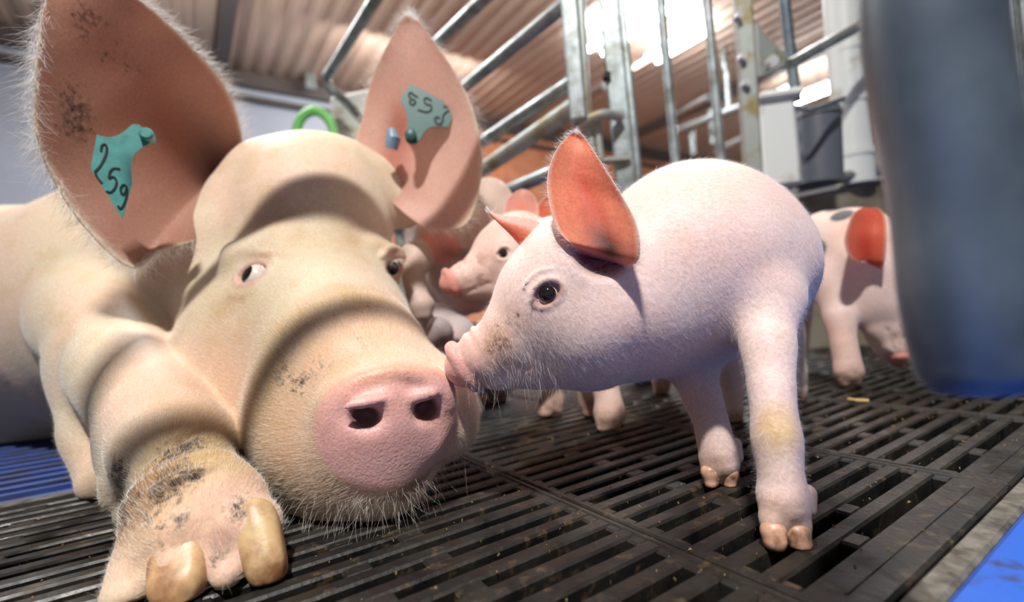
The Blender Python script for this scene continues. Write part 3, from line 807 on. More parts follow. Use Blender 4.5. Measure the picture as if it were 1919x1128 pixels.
    # wrist: grey-green muck rings and stained dew claw
    for (x, y, r, k) in ((340, 845, .034, .95), (330, 890, .03, .9), (300, 920, .03, .8), (395, 830, .03, .6), (285, 960, .02, .7)):
        soil(near(x, y, r, .15) * k * .72)
    paint(near(350, 870, .05, .3) * .45, C(190, 158, 104))
    paint(near(245, 930, .045, .4) * .85, C(140, 100, 62)); soil(near(225, 900, .03, .2) * .7); soil(near(320, 985, .02, .2) * .5); soil(near(455, 950, .02, .2) * .6); soil(near(410, 1040, .012, .2) * .5)
    paint(near(430, 990, .05, .3) * .7, C(228, 182, 168)); paint(near(330, 1010, .05, .3) * .5, C(214, 172, 138))
    soil(near(235, 945, .03, .2) * .6); soil(near(190, 900, .03, .2) * .35)
    paint(near(180, 890, .04, .3) * .5, C(176, 148, 104)); paint(near(215, 960, .05, .3) * .4, C(150, 120, 80))
    paint(near(415, 1010, .012, .3) * .6, C(150, 108, 96))

    col = np.concatenate([col, dirt[:, None]], 1)
    # ---------------- ears
    back = nrm(P(300, 300, .7) - P(300, 300, .5))
    Lr = [(P(352, 432, .545), P(468, 318, .600), .034, .1), (P(300, 470, .520), P(466, 285, .590), .060, .25), (P(245, 500, .495), P(462, 240, .580), .072, .3),
          (P(160, 425, .470), P(448, 190, .565), .066, .3), (P(98, 330, .452), P(418, 140, .55), .052, .25), (P(68, 250, .440), P(375, 95, .535), .036, .2),
          (P(66, 165, .436), P(325, 50, .52), .024, .1), (P(72, 90, .436), P(275, 10, .50), .014, 0), (P(80, 20, .44), P(220, -30, .48), .006, 0), (P(100, -50, .45), P(150, -60, .46), .002, 0)]
    Rw = [(P(690, 330, .655), P(800, 428, .63), .026, -.1), (P(676, 275, .655), P(872, 420, .63), .040, -.2), (P(690, 215, .655), P(900, 340, .63), .040, -.2),
          (P(700, 160, .65), P(900, 270, .63), .030, -.2), (P(713, 115, .645), P(885, 205, .63), .020, -.1), (P(728, 80, .64), P(855, 140, .63), .012, 0),
          (P(745, 50, .635), P(815, 80, .63), .006, 0), (P(760, 28, .63), P(782, 36, .63), .002, 0)]
    parts = [(V, Q, col, 0)]; rims = []
    Lr[0] = (f.hit(372, 442) + np.array([0, .015, 0]), f.hit(466, 322) + np.array([0, .02, 0]), .02, .1)
    Rw[0] = (f.hit(692, 332) + np.array([0, .02, 0]), P(800, 430, .645), .02, -.1)
    # snout skin gets its own glossier material
    qm = np.where(disc[Q].mean(1) > .5, 2, 0); parts[0] = (V, Q, col, qm)
    earmesh = []
    for k, rows in enumerate((Lr, Rw)):
        v, q, par, rim = ear_sheet(rows, back, .0055, 25)
        al, ac, bk = par.T; c = np.tile(C(186, 140, 122) if k == 0 else C(236, 196, 182), (len(v), 1)); m1 = fbm(v, 30, 3); m2 = fbm(v, 150, 3)
        def pt(m, cc):
            nonlocal c
            m = np.clip(m, 0, 1)[:, None]; c = c * (1 - m) + np.asarray(cc) * m
        pt(sstep(.4, .65, m1) * .4, C(182, 128, 106) if k == 0 else C(230, 178, 160))
        if k == 0:
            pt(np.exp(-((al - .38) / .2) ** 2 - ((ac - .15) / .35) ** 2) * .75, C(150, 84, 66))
            pt(np.exp(-((al - .20) / .16) ** 2 - ((ac - .42) / .34) ** 2) * .92, C(62, 38, 34))  # shade deep in the ear cup painted into the colour
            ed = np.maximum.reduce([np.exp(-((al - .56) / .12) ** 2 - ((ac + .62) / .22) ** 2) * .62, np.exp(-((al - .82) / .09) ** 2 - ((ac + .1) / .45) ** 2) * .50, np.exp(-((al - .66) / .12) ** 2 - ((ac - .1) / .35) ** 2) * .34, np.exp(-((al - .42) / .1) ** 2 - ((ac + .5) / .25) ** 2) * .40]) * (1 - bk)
        else:
            pt(np.exp(-((al - .30) / .16) ** 2 - ((ac + .25) / .25) ** 2) * .8, C(196, 100, 78))
            pt(np.exp(-((al - .12) / .1) ** 2 - ((ac + .1) / .4) ** 2) * .6, C(180, 110, 90))
        pt(sstep(.95, .995, np.abs(ac)) * .9, C(238, 226, 202)); pt(sstep(.96, 1, al) * .8, C(240, 230, 210))
        pt(bk * 1.0, C(236, 218, 190))
        if k == 0: c = np.concatenate([c, ed[:, None]], 1)
        parts.append((v, q, c, 1)); rims.append(rim); earmesh.append((v, q, par))
    VV, QQ, CC, MI = join(parts)
    body = mesh_obj('body', VV, QQ, None, sow, CC, mats=[M_skin, M_ear, M_snout], mat_idx=MI)

    # ---------------- eyes
    for i, (ce, nv, tv, uv) in enumerate(eyes):
        e = ball_obj('eye', ce, .0150, M_eye_white, sow)
        look = nrm(nv + tv * (-.30 if i == 0 else -.25) + np.array([.0, -.25, -.02]))
        cap_obj('iris', ce, look, .009, .0153, M_eye_dark, e, .56) if False else None
        ir = cap_obj('iris', ce - np.array(sow.location) * 0, look, .009, .01525, M_eye_dark, sow, .60)
        ir.parent = e
        # blond lashes
        ts = np.linspace(.3, math.pi - .3, 40)
        r = [ce + nv * .013 + tv * .017 * math.cos(t) + uv * .0105 * math.sin(t) for t in ts]
        hair('lashes', r, [nv * .7 + uv * .35 + tv * .5 * math.cos(t) for t in ts], .010, .00012, M_hair, sow, .3, .12)

    # ---------------- claws: horn shells on the two toes
    for (x0, y0, z0, x1, y1, z1, a) in ((342, 992, .302, 329, 1126, .272, .0160), (476, 960, .309, 503, 1090, .287, .0118)):
        p0, p1 = P(x0, y0, z0), P(x1, y1, z1); al = nrm(p0 - p1); nv = nrm(np.array([.15, -.75, .6])); rt = nrm(np.cross(al, nv)); nv = np.cross(rt, al)
        if nv[1] > 0: nv = -nv
        c = (p0 + p1) / 2; hb = np.linalg.norm(p1 - p0) / 2
        g = Flesh(c - .055, c + .055, .0015)
        g.disc(c - nv * .004, (rt, al, nv), a, hb, .0125, .008, .004, taper=.10, ex=4.0); g.cone(p0 + nv * .001, p1 - nv * .006, a * .6, a * .4, .010)
        g.floor_cut(.002); v, q = g.mesh(); mesh_obj('claw', v, q, M_horn, sow)

    # ---------------- bristles
    comb = nrm(-F * .75 + np.array([0, .2, -.35]))
    def keep(c, n):
        k = np.ones(len(c)); cv = c - EYE; k *= (np.einsum('ij,ij->i', n, cv) < 0.1 * np.linalg.norm(cv, axis=1)) * 1.0
        k *= (c[:, 0] > -.75) * (np.linalg.norm(c - DC, axis=1) > .052) * (c[:, 2] > .006)
        for ce, nv, tv, uv in eyes: k *= np.linalg.norm(c - ce, axis=1) > .026
        return k / np.maximum(np.linalg.norm(cv, axis=1), .25) ** 1.5
    r, n = scatter(V, Q, 70000, keep)
    t = comb[None] - n * (n @ comb)[:, None]; t /= np.linalg.norm(t, axis=1, keepdims=True) + 1e-9
    hair('fine_bristles', r, n * .20 + t, RNG.uniform(.0035, .0085, len(r)), .000036, M_hair, sow, .1, .12, 4)
    # chin and lip whiskers
    kc = lambda c, n: (np.linalg.norm(c - P(715, 915, .39), axis=1) < .075) * (n[:, 2] < .35) * (c[:, 2] > .004) * (n[:, 1] < .3) * ((c - DC) @ DU < -.047)
    r, n = scatter(V, Q, 150, kc)
    hair('whiskers', r, n * .8 + np.array([0, -.25, -.45]), RNG.uniform(.008, .030, len(r)),   .00005, M_hair, sow, .35, .25, 7)
    kc = lambda c, n: (np.abs((c - DC) @ DU + .054) < .010) * (np.abs((c - DC) @ DR) < .055) * (((c - DC) @ DN) > -.05) * (n[:, 2] < .2)
    r, n = scatter(V, Q, 130, kc)
    hair('lip_hairs', r, n * .5 + DN * .3 - DU * .6, RNG.uniform(.005, .011, len(r)), .00005, M_hair, sow, .2, .2, 5)
    # long bristles on the rims of the ears
    for rim, cnt in zip(rims, (2400, 1300)):
        i = RNG.choice(len(rim), cnt); a = np.array([rim[j][0] for j in i]); d = np.array([rim[j][1] for j in i])
        a = a + RNG.normal(0, .002, a.shape)
        hair('ear_fringe', a, d * .6 + np.array([0, .55, .05]), RNG.uniform(.008, .022, cnt), .00010, M_hair_white, sow, .1, .25, 5)
    # long backlit hair behind the left ear
    v, q, par = earmesh[0]; sel = (par[:, 2] == 1) & (par[:, 1] < -.55) & (par[:, 0] > .1) & (par[:, 0] < .85); a = v[sel]
    i = RNG.choice(len(a), 1500); hair('ear_fringe', a[i] + RNG.normal(0, .002, (1500, 3)), np.tile([-.75, .45, .1], (1500, 1)), RNG.uniform(.018, .042, 1500), .00011, M_hair_white, sow, .25, .22, 6)
    return f, earmesh
SOWF, SOW_EARS = build_sow()

# ---------------- ear tags
M_teal = mat('teal_plastic', C(84, 158, 152), 0.42, build=lambda nt, b: noise_mix(nt, b, C(76, 148, 142), C(58, 122, 118), 90, .35, .7))
M_teal_dark = mat('dark_teal_plastic', C(46, 92, 88), 0.45)
M_ink = mat('black_marker_ink', C(22, 24, 26), 0.6)
M_grey_plastic = mat('grey_blue_plastic', C(120, 146, 166), 0.4)
def plane_pt(px, py, c, n):
    d = RW @ np.array([(px - CX) / FPX, -(py - CY) / FPX, -1.0]); return EYE + d * (((c - EYE) @ n) / (d @ n))
def ear_tag(outline, strokes, centre, depth, nvec, m, stud, parent, label, width=3.2):
    c = P(*centre, depth); n = nrm(nvec)
    if n[1] > 0: n = -n
    b = MB(); poly = [plane_pt(x, y, c, n) for x, y in outline]; b.prism(poly, -n * .0022)
    t = b.build('ear_tag', m, parent); t['label'] = label
    s = MB(); w = width / FPX * depth / 2
    for st in strokes:
        for (x0, y0), (x1, y1) in zip(st[:-1], st[1:]):
            p = plane_pt(x0, y0, c, n) + n * .0004; q = plane_pt(x1, y1, c, n) + n * .0004; d = nrm(q - p); sd = np.cross(d, n) * w; p = p - d * w * .5; q = q + d * w * .5
            s.prism([p + sd, q + sd, q - sd, p - sd], n * .0003)
    o = s.build('written_number', M_ink, sow); o.parent = t
    k = MB(); p = plane_pt(*stud[:2], c, n); k.tube([p - n * .006, p + n * .006, p + n * .0078], [stud[2], stud[2], stud[2] * .7], 18)
    o = k.build('stud', m, sow, True); o.parent = t
    return t
def sp(pts, n=5): return [tuple(p[:2]) for p in smooth_path([np.array([*p, 0.0]) for p in pts], n)]
k1 = lambda L: [(x / 2.014, y / 2.014) for x, y in L]
out1 = sp(k1([(366, 506), (378, 512), (410, 517), (440, 512), (470, 494), (500, 468)]), 4) + sp(k1([(525, 470), (552, 495), (570, 510), (565, 540), (545, 550)]), 3) + \
       sp(k1([(530, 560), (508, 580), (496, 610), (495, 650), (499, 690)]), 4) + k1([(460, 826), (412, 745), (343, 640), (345, 615)])
st1 = [sp(k1([(382, 570), (384, 552), (396, 545), (404, 560), (398, 590), (380, 625), (360, 648)])), sp(k1([(360, 648), (366, 668), (384, 690)])),
       sp(k1([(452, 638), (430, 636), (416, 648)])), sp(k1([(416, 648), (412, 672), (428, 668), (440, 685), (434, 710), (418, 726), (402, 722)])),
       sp(k1([(478, 705), (466, 698), (456, 712), (460, 732), (472, 730), (479, 712), (478, 740), (470, 768), (456, 788), (446, 778)]))]
tag_l = ear_tag(out1, st1, (215, 310), .462, (.45, -.85, .05), M_teal, (276, 255, .0062), sow, 'teal ear tag handwritten 259 in the left ear of the picture', 3.6)
k2 = lambda L: [(560 + x / 2.968, y / 2.968) for x, y in L]
out2 = k2([(622, 466), (880, 604), (878, 618), (828, 708)]) + sp(k2([(800, 703), (740, 706), (705, 726), (688, 752)]), 4) + sp(k2([(672, 780), (648, 797), (612, 796), (594, 778)]), 3) + sp(k2([(600, 740), (604, 690), (600, 640), (588, 600), (566, 560)]), 4) + k2([(566, 545)])
st2 = [sp(k2([(856, 610), (830, 618), (805, 640), (800, 668), (790, 690), (768, 688), (757, 668), (766, 652), (782, 658)])), sp(k2([(856, 610), (836, 600), (806, 592)])),
       sp(k2([(736, 560), (712, 545), (698, 556), (708, 580), (732, 585), (738, 608), (715, 624), (690, 620), (664, 612)])),
       sp(k2([(660, 540), (640, 530), (622, 515), (612, 532), (622, 550), (618, 572), (634, 584), (648, 572), (640, 556), (622, 552)]))]
tag_r = ear_tag(out2, st2, (790, 215), .640, (.12, -.95, .1), M_teal_dark, (770, 255, .0075), sow, 'dark teal ear tag with 259 upside down in the right ear of the picture', 3.4)
b = MB(); c = P(738, 262, .645); b.tube([c + np.array([-.004, 0, -.012]), c + np.array([0, -.003, 0]), c + np.array([-.002, 0, .013])], [.008, .010, .006], 14)
o = b.build('ear_tag', M_grey_plastic, sow, True); o['label'] = 'small grey-blue button tag at the base of the ear'
# ------------------------------------------------------------------ piglets
HS = P(866, 690, .380); HK = P(1058, 565, .380); HL = np.linalg.norm(HK - HS)
def head_frame(Sn, K, side):
    Fh = nrm(Sn - K); side = np.asarray(side, float); Rh = nrm(side - Fh * (side @ Fh)); Uh = np.cross(Rh, Fh)
    if Uh[2] < 0: Uh = -Uh
    return Fh, Rh, Uh
def piglet_head(f, Sn, K, side, k=1.0, jaw=True):
    """snout disc centre, middle of the skull, and the side that faces the viewer"""
    Fh, Rh, Uh = head_frame(Sn, K, side); L = np.linalg.norm(K - Sn) * k / .0975
    q = lambda fx, r, u: K + (Fh * fx + Rh * r + Uh * u) * L
    f.ell(q(.0, 0, .002), (Fh, Rh, Uh), (.056 * L, .047 * L, .052 * L), .02 * L)
    f.ell(q(-.022, 0, .022), (Fh, Rh, Uh), (.040 * L, .044 * L, .036 * L), .02 * L)
    f.ell(q(-.008, 0, -.030), (Fh, Rh, Uh), (.052 * L, .042 * L, .034 * L), .02 * L)
    f.chain([(q(.015, 0, .002), .042 * L), (q(.048, 0, -.003), .031 * L), (q(.078, 0, -.001), .0225 * L), (q(.093, 0, .0), .0180 * L)], .014 * L)
    f.chain([(q(.00, 0, -.036), .030 * L), (q(.045, 0, -.030), .019 * L), (q(.074, 0, -.021), .0115 * L)], .014 * L)
    f.disc(q(.0955, 0, .0005), (Rh, Uh, Fh), .0195 * L, .0232 * L, .0048 * L, .0040 * L, .0025 * L, taper=.06)
    f.cone(q(.083, .013, -.022), q(.052, .024, -.026), .0022 * L, .0018 * L, .003 * L, sub=True)
    for s in (-1, 1): f.ell(q(.1015, s * .0078, .001), (Rh, Uh, Fh), (.0034 * L, .0042 * L, .0022 * L), .003 * L, sub=True)
    for i in range(2): f.ring(q(.081 - i * .008, 0, .001), (Rh, Uh), (.0185 + i * .0018) * L, (.0195 + i * .0018) * L, .0009 * L, .003 * L, -.6, 2.2)
    return q, Fh, Rh, Uh, L
def eye_socket(f, p, L, up, e=.008):
    nv = f.normal(p, e); tv = nrm(np.cross(up, nv)); uv = np.cross(nv, tv)
    f.ell(p + nv * .001 * L, (tv, uv, nv), (.0098 * L, .0070 * L, .0068 * L), .0025 * L, sub=True)
    f.ring(p - nv * .0005 * L, (tv, uv), .0106 * L, .0078 * L, .0008 * L, .0025 * L)
    f.ring(p + uv * .003 * L - nv * .0012 * L, (tv, uv), .0150 * L, .0120 * L, .0004 * L, .002 * L, .7, math.pi - .7)
    return p - nv * .0052 * L, nv, tv, uv
def toe_claws(toes, parent, h=.0009):
    for pts in toes:
        g = Flesh(np.min([p for p, r in pts], 0) - .014, np.max([p for p, r in pts], 0) + .014, h)
        g.chain(pts, .004); g.floor_cut(.0005)
        v, q = g.mesh()
        if len(q): mesh_obj('claw', v, q, M_claw_pink, parent)

# ---- the white piglet nose to nose with the sow
def build_main():
    root = tag(empty('piglet', FLOOR(1420, 985)), 'white piglet standing in front, touching the snout of the sow', 'pig')
    f = Flesh((-.075, .24, -.006), (.46, .76, .345), .00175)
    side = nrm(np.array([.05, -1, .12]))
    # trunk
    ta, tb = P(1292, 487, .42), P(1384, 456, .585); td = nrm(tb - ta); tr = nrm(np.cross(td, [0, 0, 1])); f.ell((ta + tb) / 2, (td, tr, np.cross(tr, td)), (.170, .076, .079), .03); f.cone(ta, tb, .066, .066, .03)
    f.cone(P(1350, 500, .40), P(1395, 500, .41), .058, .055, .03)
    # neck
    f.chain([(P(1105, 565, .40), .055), (P(1180, 540, .41), .066), (P(1300, 480, .425), .076)], .03)
    f.cone(P(1110, 640, .385), P(1260, 565, .41), .036, .055, .03)
    # legs
    f.chain([(P(1400, 500, .395), .042), (P(1426, 565, .362), .030), (P(1437, 640, .338), .0185), (P(1444, 720, .323), .0150), (P(1449, 770, .315), .0140), (P(1455, 822, .308), .0152),
             (P(1462, 885, .303), .0134), (P(1467, 925, .301), .0145), (P(1469, 940, .300), .0135)], .012)
    f.chain([(P(1456, 935, .299), .0110), (P(1450, 972, .296), .0086), (P(1452, 1008, .293), .0068)], .004)
    f.chain([(P(1482, 938, .301), .0112), (P(1491, 980, .298), .0088), (P(1497, 1016, .2945), .0068)], .004)
    f.cone(P(1512, 925, .312), P(1516, 955, .309), .006, .0045, .006)
    f.cone(P(1470, 962, .286), P(1475, 1030, .286), .0010, .0055, .003, sub=True)
    f.chain([(P(1262, 600, .43), .040), (P(1292, 670, .42), .026), (P(1312, 735, .41), .0165), (P(1332, 790, .404), .0142), (P(1345, 845, .40), .0150), (P(1349, 865, .399), .0140)], .012)
    f.chain([(P(1332, 862, .399), .0085), (P(1333, 902, .394), .0058)], .005)
    f.chain([(P(1363, 862, .400), .0090), (P(1366, 906, .395), .0058)], .005)
    f.cone(P(1378, 832, .408), P(1384, 858, .405), .0052, .0040, .005)
    f.chain([(P(1335, 560, .52), .050), (P(1352, 640, .585), .024), (P(1366, 720, .60), .0165), (P(1370, 775, .605), .0140)], .012)
    f.chain([(P(1364, 765, .60), .008), (P(1363, 790, .598), .005)], .005); f.chain([(P(1378, 765, .60), .008), (P(1378, 792, .60), .005)], .005)
    f.chain([(P(1425, 510, .60), .052), (P(1462, 620, .655), .028), (P(1486, 690, .68), .017), (P(1493, 735, .69), .013)], .012)
    f.chain([(P(1497, 728, .685), .009), (P(1498, 748, .683), .005)], .005)
    # head
    q, Fh, Rh, Uh, L = piglet_head(f, HS, HK, side)
    # ear roots
    f.cone(P(1105, 490, .378), P(1160, 485, .372), .020, .018, .014)
    f.cone(P(1030, 455, .40), P(1075, 455, .40), .020, .024, .014)
    pe = f.hit(1025, 550); eye = eye_socket(f, pe, 1.12, Uh)
    f.ell(P(1128, 452, .338), (side, (1, 0, 0), (0, 0, 1)), (.020, .021, .024), .008, sub=True)
    f.floor_cut(.0005)
    V, Q = f.mesh()
    col = np.tile(C(236, 208, 200), (len(V), 1)); n1 = fbm(V, 22, 3); n2 = fbm(V, 90, 3); n3 = fbm(V, 260, 2)
    def near(px, py, r, soft=.3, z0=.15): return 1 - sstep(r * soft, r, np.linalg.norm(V - f.hit(px, py, z0), axis=1))
    def paint(m, c):
        nonlocal col
        m = np.clip(m, 0, 1)[:, None]; col = col * (1 - m) + np.asarray(c) * m
    paint(sstep(.45, .7, n1) * .45, C(238, 196, 186)); paint(sstep(.5, .7, n2) * .25, C(226, 190, 170))
    paint(near(1000, 600, .075) * .35, C(228, 198, 182))
    paint(near(900, 660, .035) * .6, C(226, 170, 152))
    dd = V - q(.0955, 0, 0); a = dd @ Fh; rr = np.linalg.norm(dd - a[:, None] * Fh, axis=1)
    dm = sstep(-.009, -.004, a) * (1 - sstep(.024, .028, rr)); paint(dm * .95, C(226, 166, 156))
    for (x, y, r, k) in ((940, 640, .016, .8), (915, 655, .014, .7), (960, 600, .02, .5), (925, 620, .012, .5), (1000, 690, .02, .3)):
        paint(near(x, y, r) * k * .5, C(206, 158, 122))
    for (x, y, r, k) in ((985, 735, .028, .6), (1040, 730, .03, .45), (930, 735, .018, .6)):
        paint(near(x, y, r) * k * (.5 + n3 * .6), C(132, 112, 100))
    ce, nv, tv, uv = eye; e = V - ce; r2 = np.sqrt((e @ tv / .0115) ** 2 + (e @ uv / .0085) ** 2)
    paint((1 - sstep(.9, 1.35, r2)) * sstep(-.006, .001, e @ nv) * .7, C(150, 104, 98))
    paint(near(1120, 440, .035) * .35, C(190, 130, 112))
    # knees and hooves
    paint(near(1460, 800, .022) * .65 * (.6 + n2 * .6), C(196, 160, 98)); paint(near(1440, 830, .018) * .3, C(200, 170, 120))
    paint(near(1455, 975, .024) * .35, C(196, 150, 110)); paint(near(1330, 880, .02) * .5, C(150, 104, 66)); paint(near(1340, 740, .03) * .25, C(200, 150, 120))
    low = 1 - sstep(.004, .020, V[:, 2] + .008 * (n3 - .5)); paint(low * .75, C(170, 118, 82)); 
    paint(1 - sstep(.018, .032, np.linalg.norm(V - P(1128, 452, .345), axis=1)), C(120, 48, 38))
    dirt = np.zeros(len(V))
    for (x, y, r, k) in ((940, 640, .018, .62), (918, 650, .014, .5), (960, 600, .02, .42), (930, 615, .012, .45)): dirt = np.maximum(dirt, near(x, y, r, .1) * k)
    dirt = np.maximum(dirt, low * .5)
    # ears: near one stands up, far one points forward
    back = nrm(P(1110, 400, .5) - P(1110, 400, .3))
    E1 = [(f.hit(1100, 480) + np.array([0, .004, 0]), f.hit(1165, 497) + np.array([0, .003, 0]), .004), (P(1070, 458, .334), P(1192, 493, .322), .005), (P(1045, 428, .335), P(1198, 462, .315), .012), (P(1031, 385, .341), P(1191, 418, .319), .018),
          (P(1026, 340, .350), P(1170, 376, .330), .017), (P(1034, 300, .356), P(1147, 338, .338), .012), (P(1050, 270, .360), P(1122, 298, .348), .007), (P(1066, 253, .366), P(1100, 264, .361), .003), (P(1076, 247, .366), P(1086, 249, .364), .001)]
    E2 = [(P(1050, 434, .395), P(1000, 482, .385), -.006, -.5), (P(1020, 418, .392), P(985, 474, .382), -.010, -.55), (P(990, 409, .389), P(972, 458, .379), -.010, -.55), (P(962, 405, .386), P(956, 440, .377), -.008, -.4),
          (P(935, 402, .384), P(940, 424, .377), -.004, -.2), (P(918, 395, .383), P(926, 410, .379), -.002, 0), (P(912, 391, .384), P(916, 398, .382), 0, 0)]
    qm = np.where(dm[Q].mean(1) > .5, 2, 0); parts = [(V, Q, np.concatenate([col, dirt[:, None]], 1), qm)]; rims = []
    for k, rows in enumerate((E1, E2)):
        v, qq, par, rim = ear_sheet(rows, back, .0026, 21); al, ac, bk = par.T; c = np.tile(C(236, 150, 118), (len(v), 1)); m1 = fbm(v, 60, 3)  # pink inner skin with the backlit orange glow painted in
        def pt(m, cc):
            nonlocal c
            m = np.clip(m, 0, 1)[:, None]; c = c * (1 - m) + np.asarray(cc) * m
        pt(sstep(.4, .7, m1) * .4, C(226, 128, 96))
        if k == 0:
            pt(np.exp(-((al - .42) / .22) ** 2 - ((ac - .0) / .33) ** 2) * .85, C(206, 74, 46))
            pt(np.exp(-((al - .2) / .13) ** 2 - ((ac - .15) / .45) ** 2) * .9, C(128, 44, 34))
            pt(np.exp(-((al - .18) / .10) ** 2 - ((ac - .25) / .28) ** 2) * .9, C(60, 26, 22))  # shade of the ear canal painted into the colour
            vein = np.sin(ac * 13 + m1 * 6); pt(sstep(.75, 1, vein) * .3 * (1 - np.abs(ac)), C(170, 66, 50))
        else:
            pt(sstep(.05, -.45, ac), C(238, 206, 196)) if False else pt(1 - sstep(-.5, -.1, ac), C(238, 206, 196))
            pt(sstep(-.2, .3, ac) * .7, C(222, 112, 78)); pt(sstep(.85, 1, al) * .7, C(120, 100, 100))
        pt(sstep(.90, .985, np.abs(ac)) * .85, C(246, 212, 190)); pt(bk, C(240, 205, 194))
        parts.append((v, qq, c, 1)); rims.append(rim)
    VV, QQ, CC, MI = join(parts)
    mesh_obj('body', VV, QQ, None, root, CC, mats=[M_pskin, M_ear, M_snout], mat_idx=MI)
    e = ball_obj('eye', ce, .0072, M_eye_white, root)
    ir = cap_obj('iris', ce, nrm(nv + Fh * .05 + np.array([0, -.1, 0])), 0, .00735, M_eye_dark, root, .98); ir.parent = e
    ts = np.linspace(.2, math.pi - .2, 40)
    hair('lashes', [ce + nv * .0075 + tv * .0095 * math.cos(t) + uv * .0068 * math.sin(t) for t in ts], [nv * .6 + uv * .4 + tv * .5 * math.cos(t) for t in ts], .007, .00008, M_hair_white, root, .5, .12)
    toe_claws([[(P(1449, 996, .2920), .0074), (P(1452, 1012, .2905), .0068), (P(1455, 1024, .2895), .0048), (P(1457, 1031, .289), .0026)],
               [(P(1493, 1000, .2932), .0078), (P(1498, 1018, .2915), .0070), (P(1501, 1031, .2905), .0048), (P(1503, 1038, .29), .0026)],
               [(P(1330, 885, .394), .0072), (P(1332, 905, .392), .0048)], [(P(1366, 887, .394), .0076), (P(1368, 910, .392), .0050)]], root)
    # coat
    comb = nrm(np.array([.55, .45, -.45]))
    def keep(c, n):
        cv = c - EYE; k = (np.einsum('ij,ij->i', n, cv) < .15 * np.linalg.norm(cv, axis=1)) * (c[:, 2] > .03) * 1.0
        return k * (np.linalg.norm(c - ce, axis=1) > .012) * (np.linalg.norm(c - q(.0955, 0, 0), axis=1) > .028)
    r, n = scatter(V, Q, 50000, keep); t = comb[None] - n * (n @ comb)[:, None]; t /= np.linalg.norm(t, axis=1, keepdims=True) + 1e-9
    hair('fine_bristles', r, n * .28 + t, RNG.uniform(.003, .0065, len(r)), .000026, M_hair_white, root, .1, .18, 4)
    kc = lambda c, n: (np.linalg.norm(c - P(960, 735, .36), axis=1) < .035) * (n[:, 2] < -.1)
    r, n = scatter(V, Q, 140, kc); hair('whiskers', r, n * .7 + Rh * .2 - Uh * .4, RNG.uniform(.006, .016, 140), .00004, M_hair_white, root, .3, .25, 6)
    for rim, cnt in zip(rims, (900, 250)):
        i = RNG.choice(len(rim), cnt); a = np.array([rim[j][0] for j in i]); d = np.array([rim[j][1] for j in i])
        hair('ear_fringe', a + RNG.normal(0, .0008, a.shape), d + np.array([0, .35, 0]), RNG.uniform(.002, .006, cnt), .00005, M_hair_white, root, 0, .3, 4)
    return root, f
MAIN, MAINF = build_main()

# ---- the piglets behind
def back_piglet(name_label, lo, hi, base, trunk, legs, head=None, ears=(), colour=C(232, 200, 188), extra=None, h=.003, spots=(), eye_px=None, claws=()):
    root = tag(empty('piglet', base), name_label, 'pig')
    f = Flesh(lo, hi, h)
    for ch in trunk: f.chain(ch, .03)
    for ch in legs: f.chain(ch, .012)
    hd = None; eye = None
    if head: hd = piglet_head(f, *head)
    if eye_px: eye = eye_socket(f, f.hit(*eye_px, .4), hd[4] * 1.05 if hd else 1.2, hd[3] if hd else np.array([0, 0, 1.]))
    if extra: extra(f)
    f.floor_cut(.0005)
    V, Q = f.mesh(); n1 = fbm(V, 20, 3); n3 = fbm(V, 140, 2)
    col = np.tile(colour, (len(V), 1))
    def paint(m, c):
        nonlocal col
        m = np.clip(m, 0, 1)[:, None]; col = col * (1 - m) + np.asarray(c) * m
    paint(sstep(.45, .7, n1) * .5, C(226, 180, 164))
    if hd:
        q, Fh, Rh, Uh, L = hd; dd = V - q(.0955, 0, 0); a = dd @ Fh; paint(sstep(-.010, -.004, a) * (1 - sstep(.026, .034, np.linalg.norm(dd - a[:, None] * Fh, axis=1))) * (np.abs(a) < .03) * .95, C(218, 146, 132))
        paint((1 - sstep(.01, .03, np.linalg.norm(V - q(.06, .02, .0), axis=1))) * sstep(.45, .6, n3) * .6, C(150, 96, 66))
    low = 1 - sstep(.015, .045, V[:, 2]); paint(low * .55, C(168, 124, 96)); paint(low * sstep(.45, .6, n3) * .5, C(92, 66, 48))
    for (p, r, c) in spots: paint((1 - sstep(r * .75, r, np.linalg.norm(V - (f.hit(*p, .5) if isinstance(p, tuple) else p), axis=1) + (n1 - .5) * r * .5)), c)
    parts = [(V, Q, col, 0)]
    for rows, cc, deep in ears:
        v, qq, par, rim = ear_sheet(rows, nrm(rows[0][0] - EYE), .003, 15); al, ac, bk = par.T; c = np.tile(cc, (len(v), 1))
        m = (np.exp(-((al - .3) / .25) ** 2 - (ac / .5) ** 2) * .8)[:, None]; c = c * (1 - m) + deep * m
        m = (sstep(.85, .98, np.abs(ac)) * .8)[:, None]; c = c * (1 - m) + C(246, 214, 194) * m
        m = bk[:, None]; c = c * (1 - m) + C(238, 204, 192) * m
        parts.append((v, qq, c, 1))
    VV, QQ, CC, MI = join(parts); mesh_obj('body', VV, QQ, None, root, CC, mats=[M_pskin, M_ear, M_snout], mat_idx=MI)
    if eye:
        ce, nv, tv, uv = eye; L = hd[4] if hd else 1.2; e = ball_obj('eye', ce, .0068 * L, M_eye_white, root)
        ir = cap_obj('iris', ce, nv, 0, .0070 * L, M_eye_dark, root, .95); ir.parent = e
    toe_claws(claws, root, .0014)
    return root, f
ORANGE, DEEP = C(238, 142, 112), C(204, 84, 58)  # ear skin colours that include the backlit glow
PINK, DPINK = C(240, 186, 172), C(222, 140, 122)
side = nrm(np.array([.05, -1, .12]))
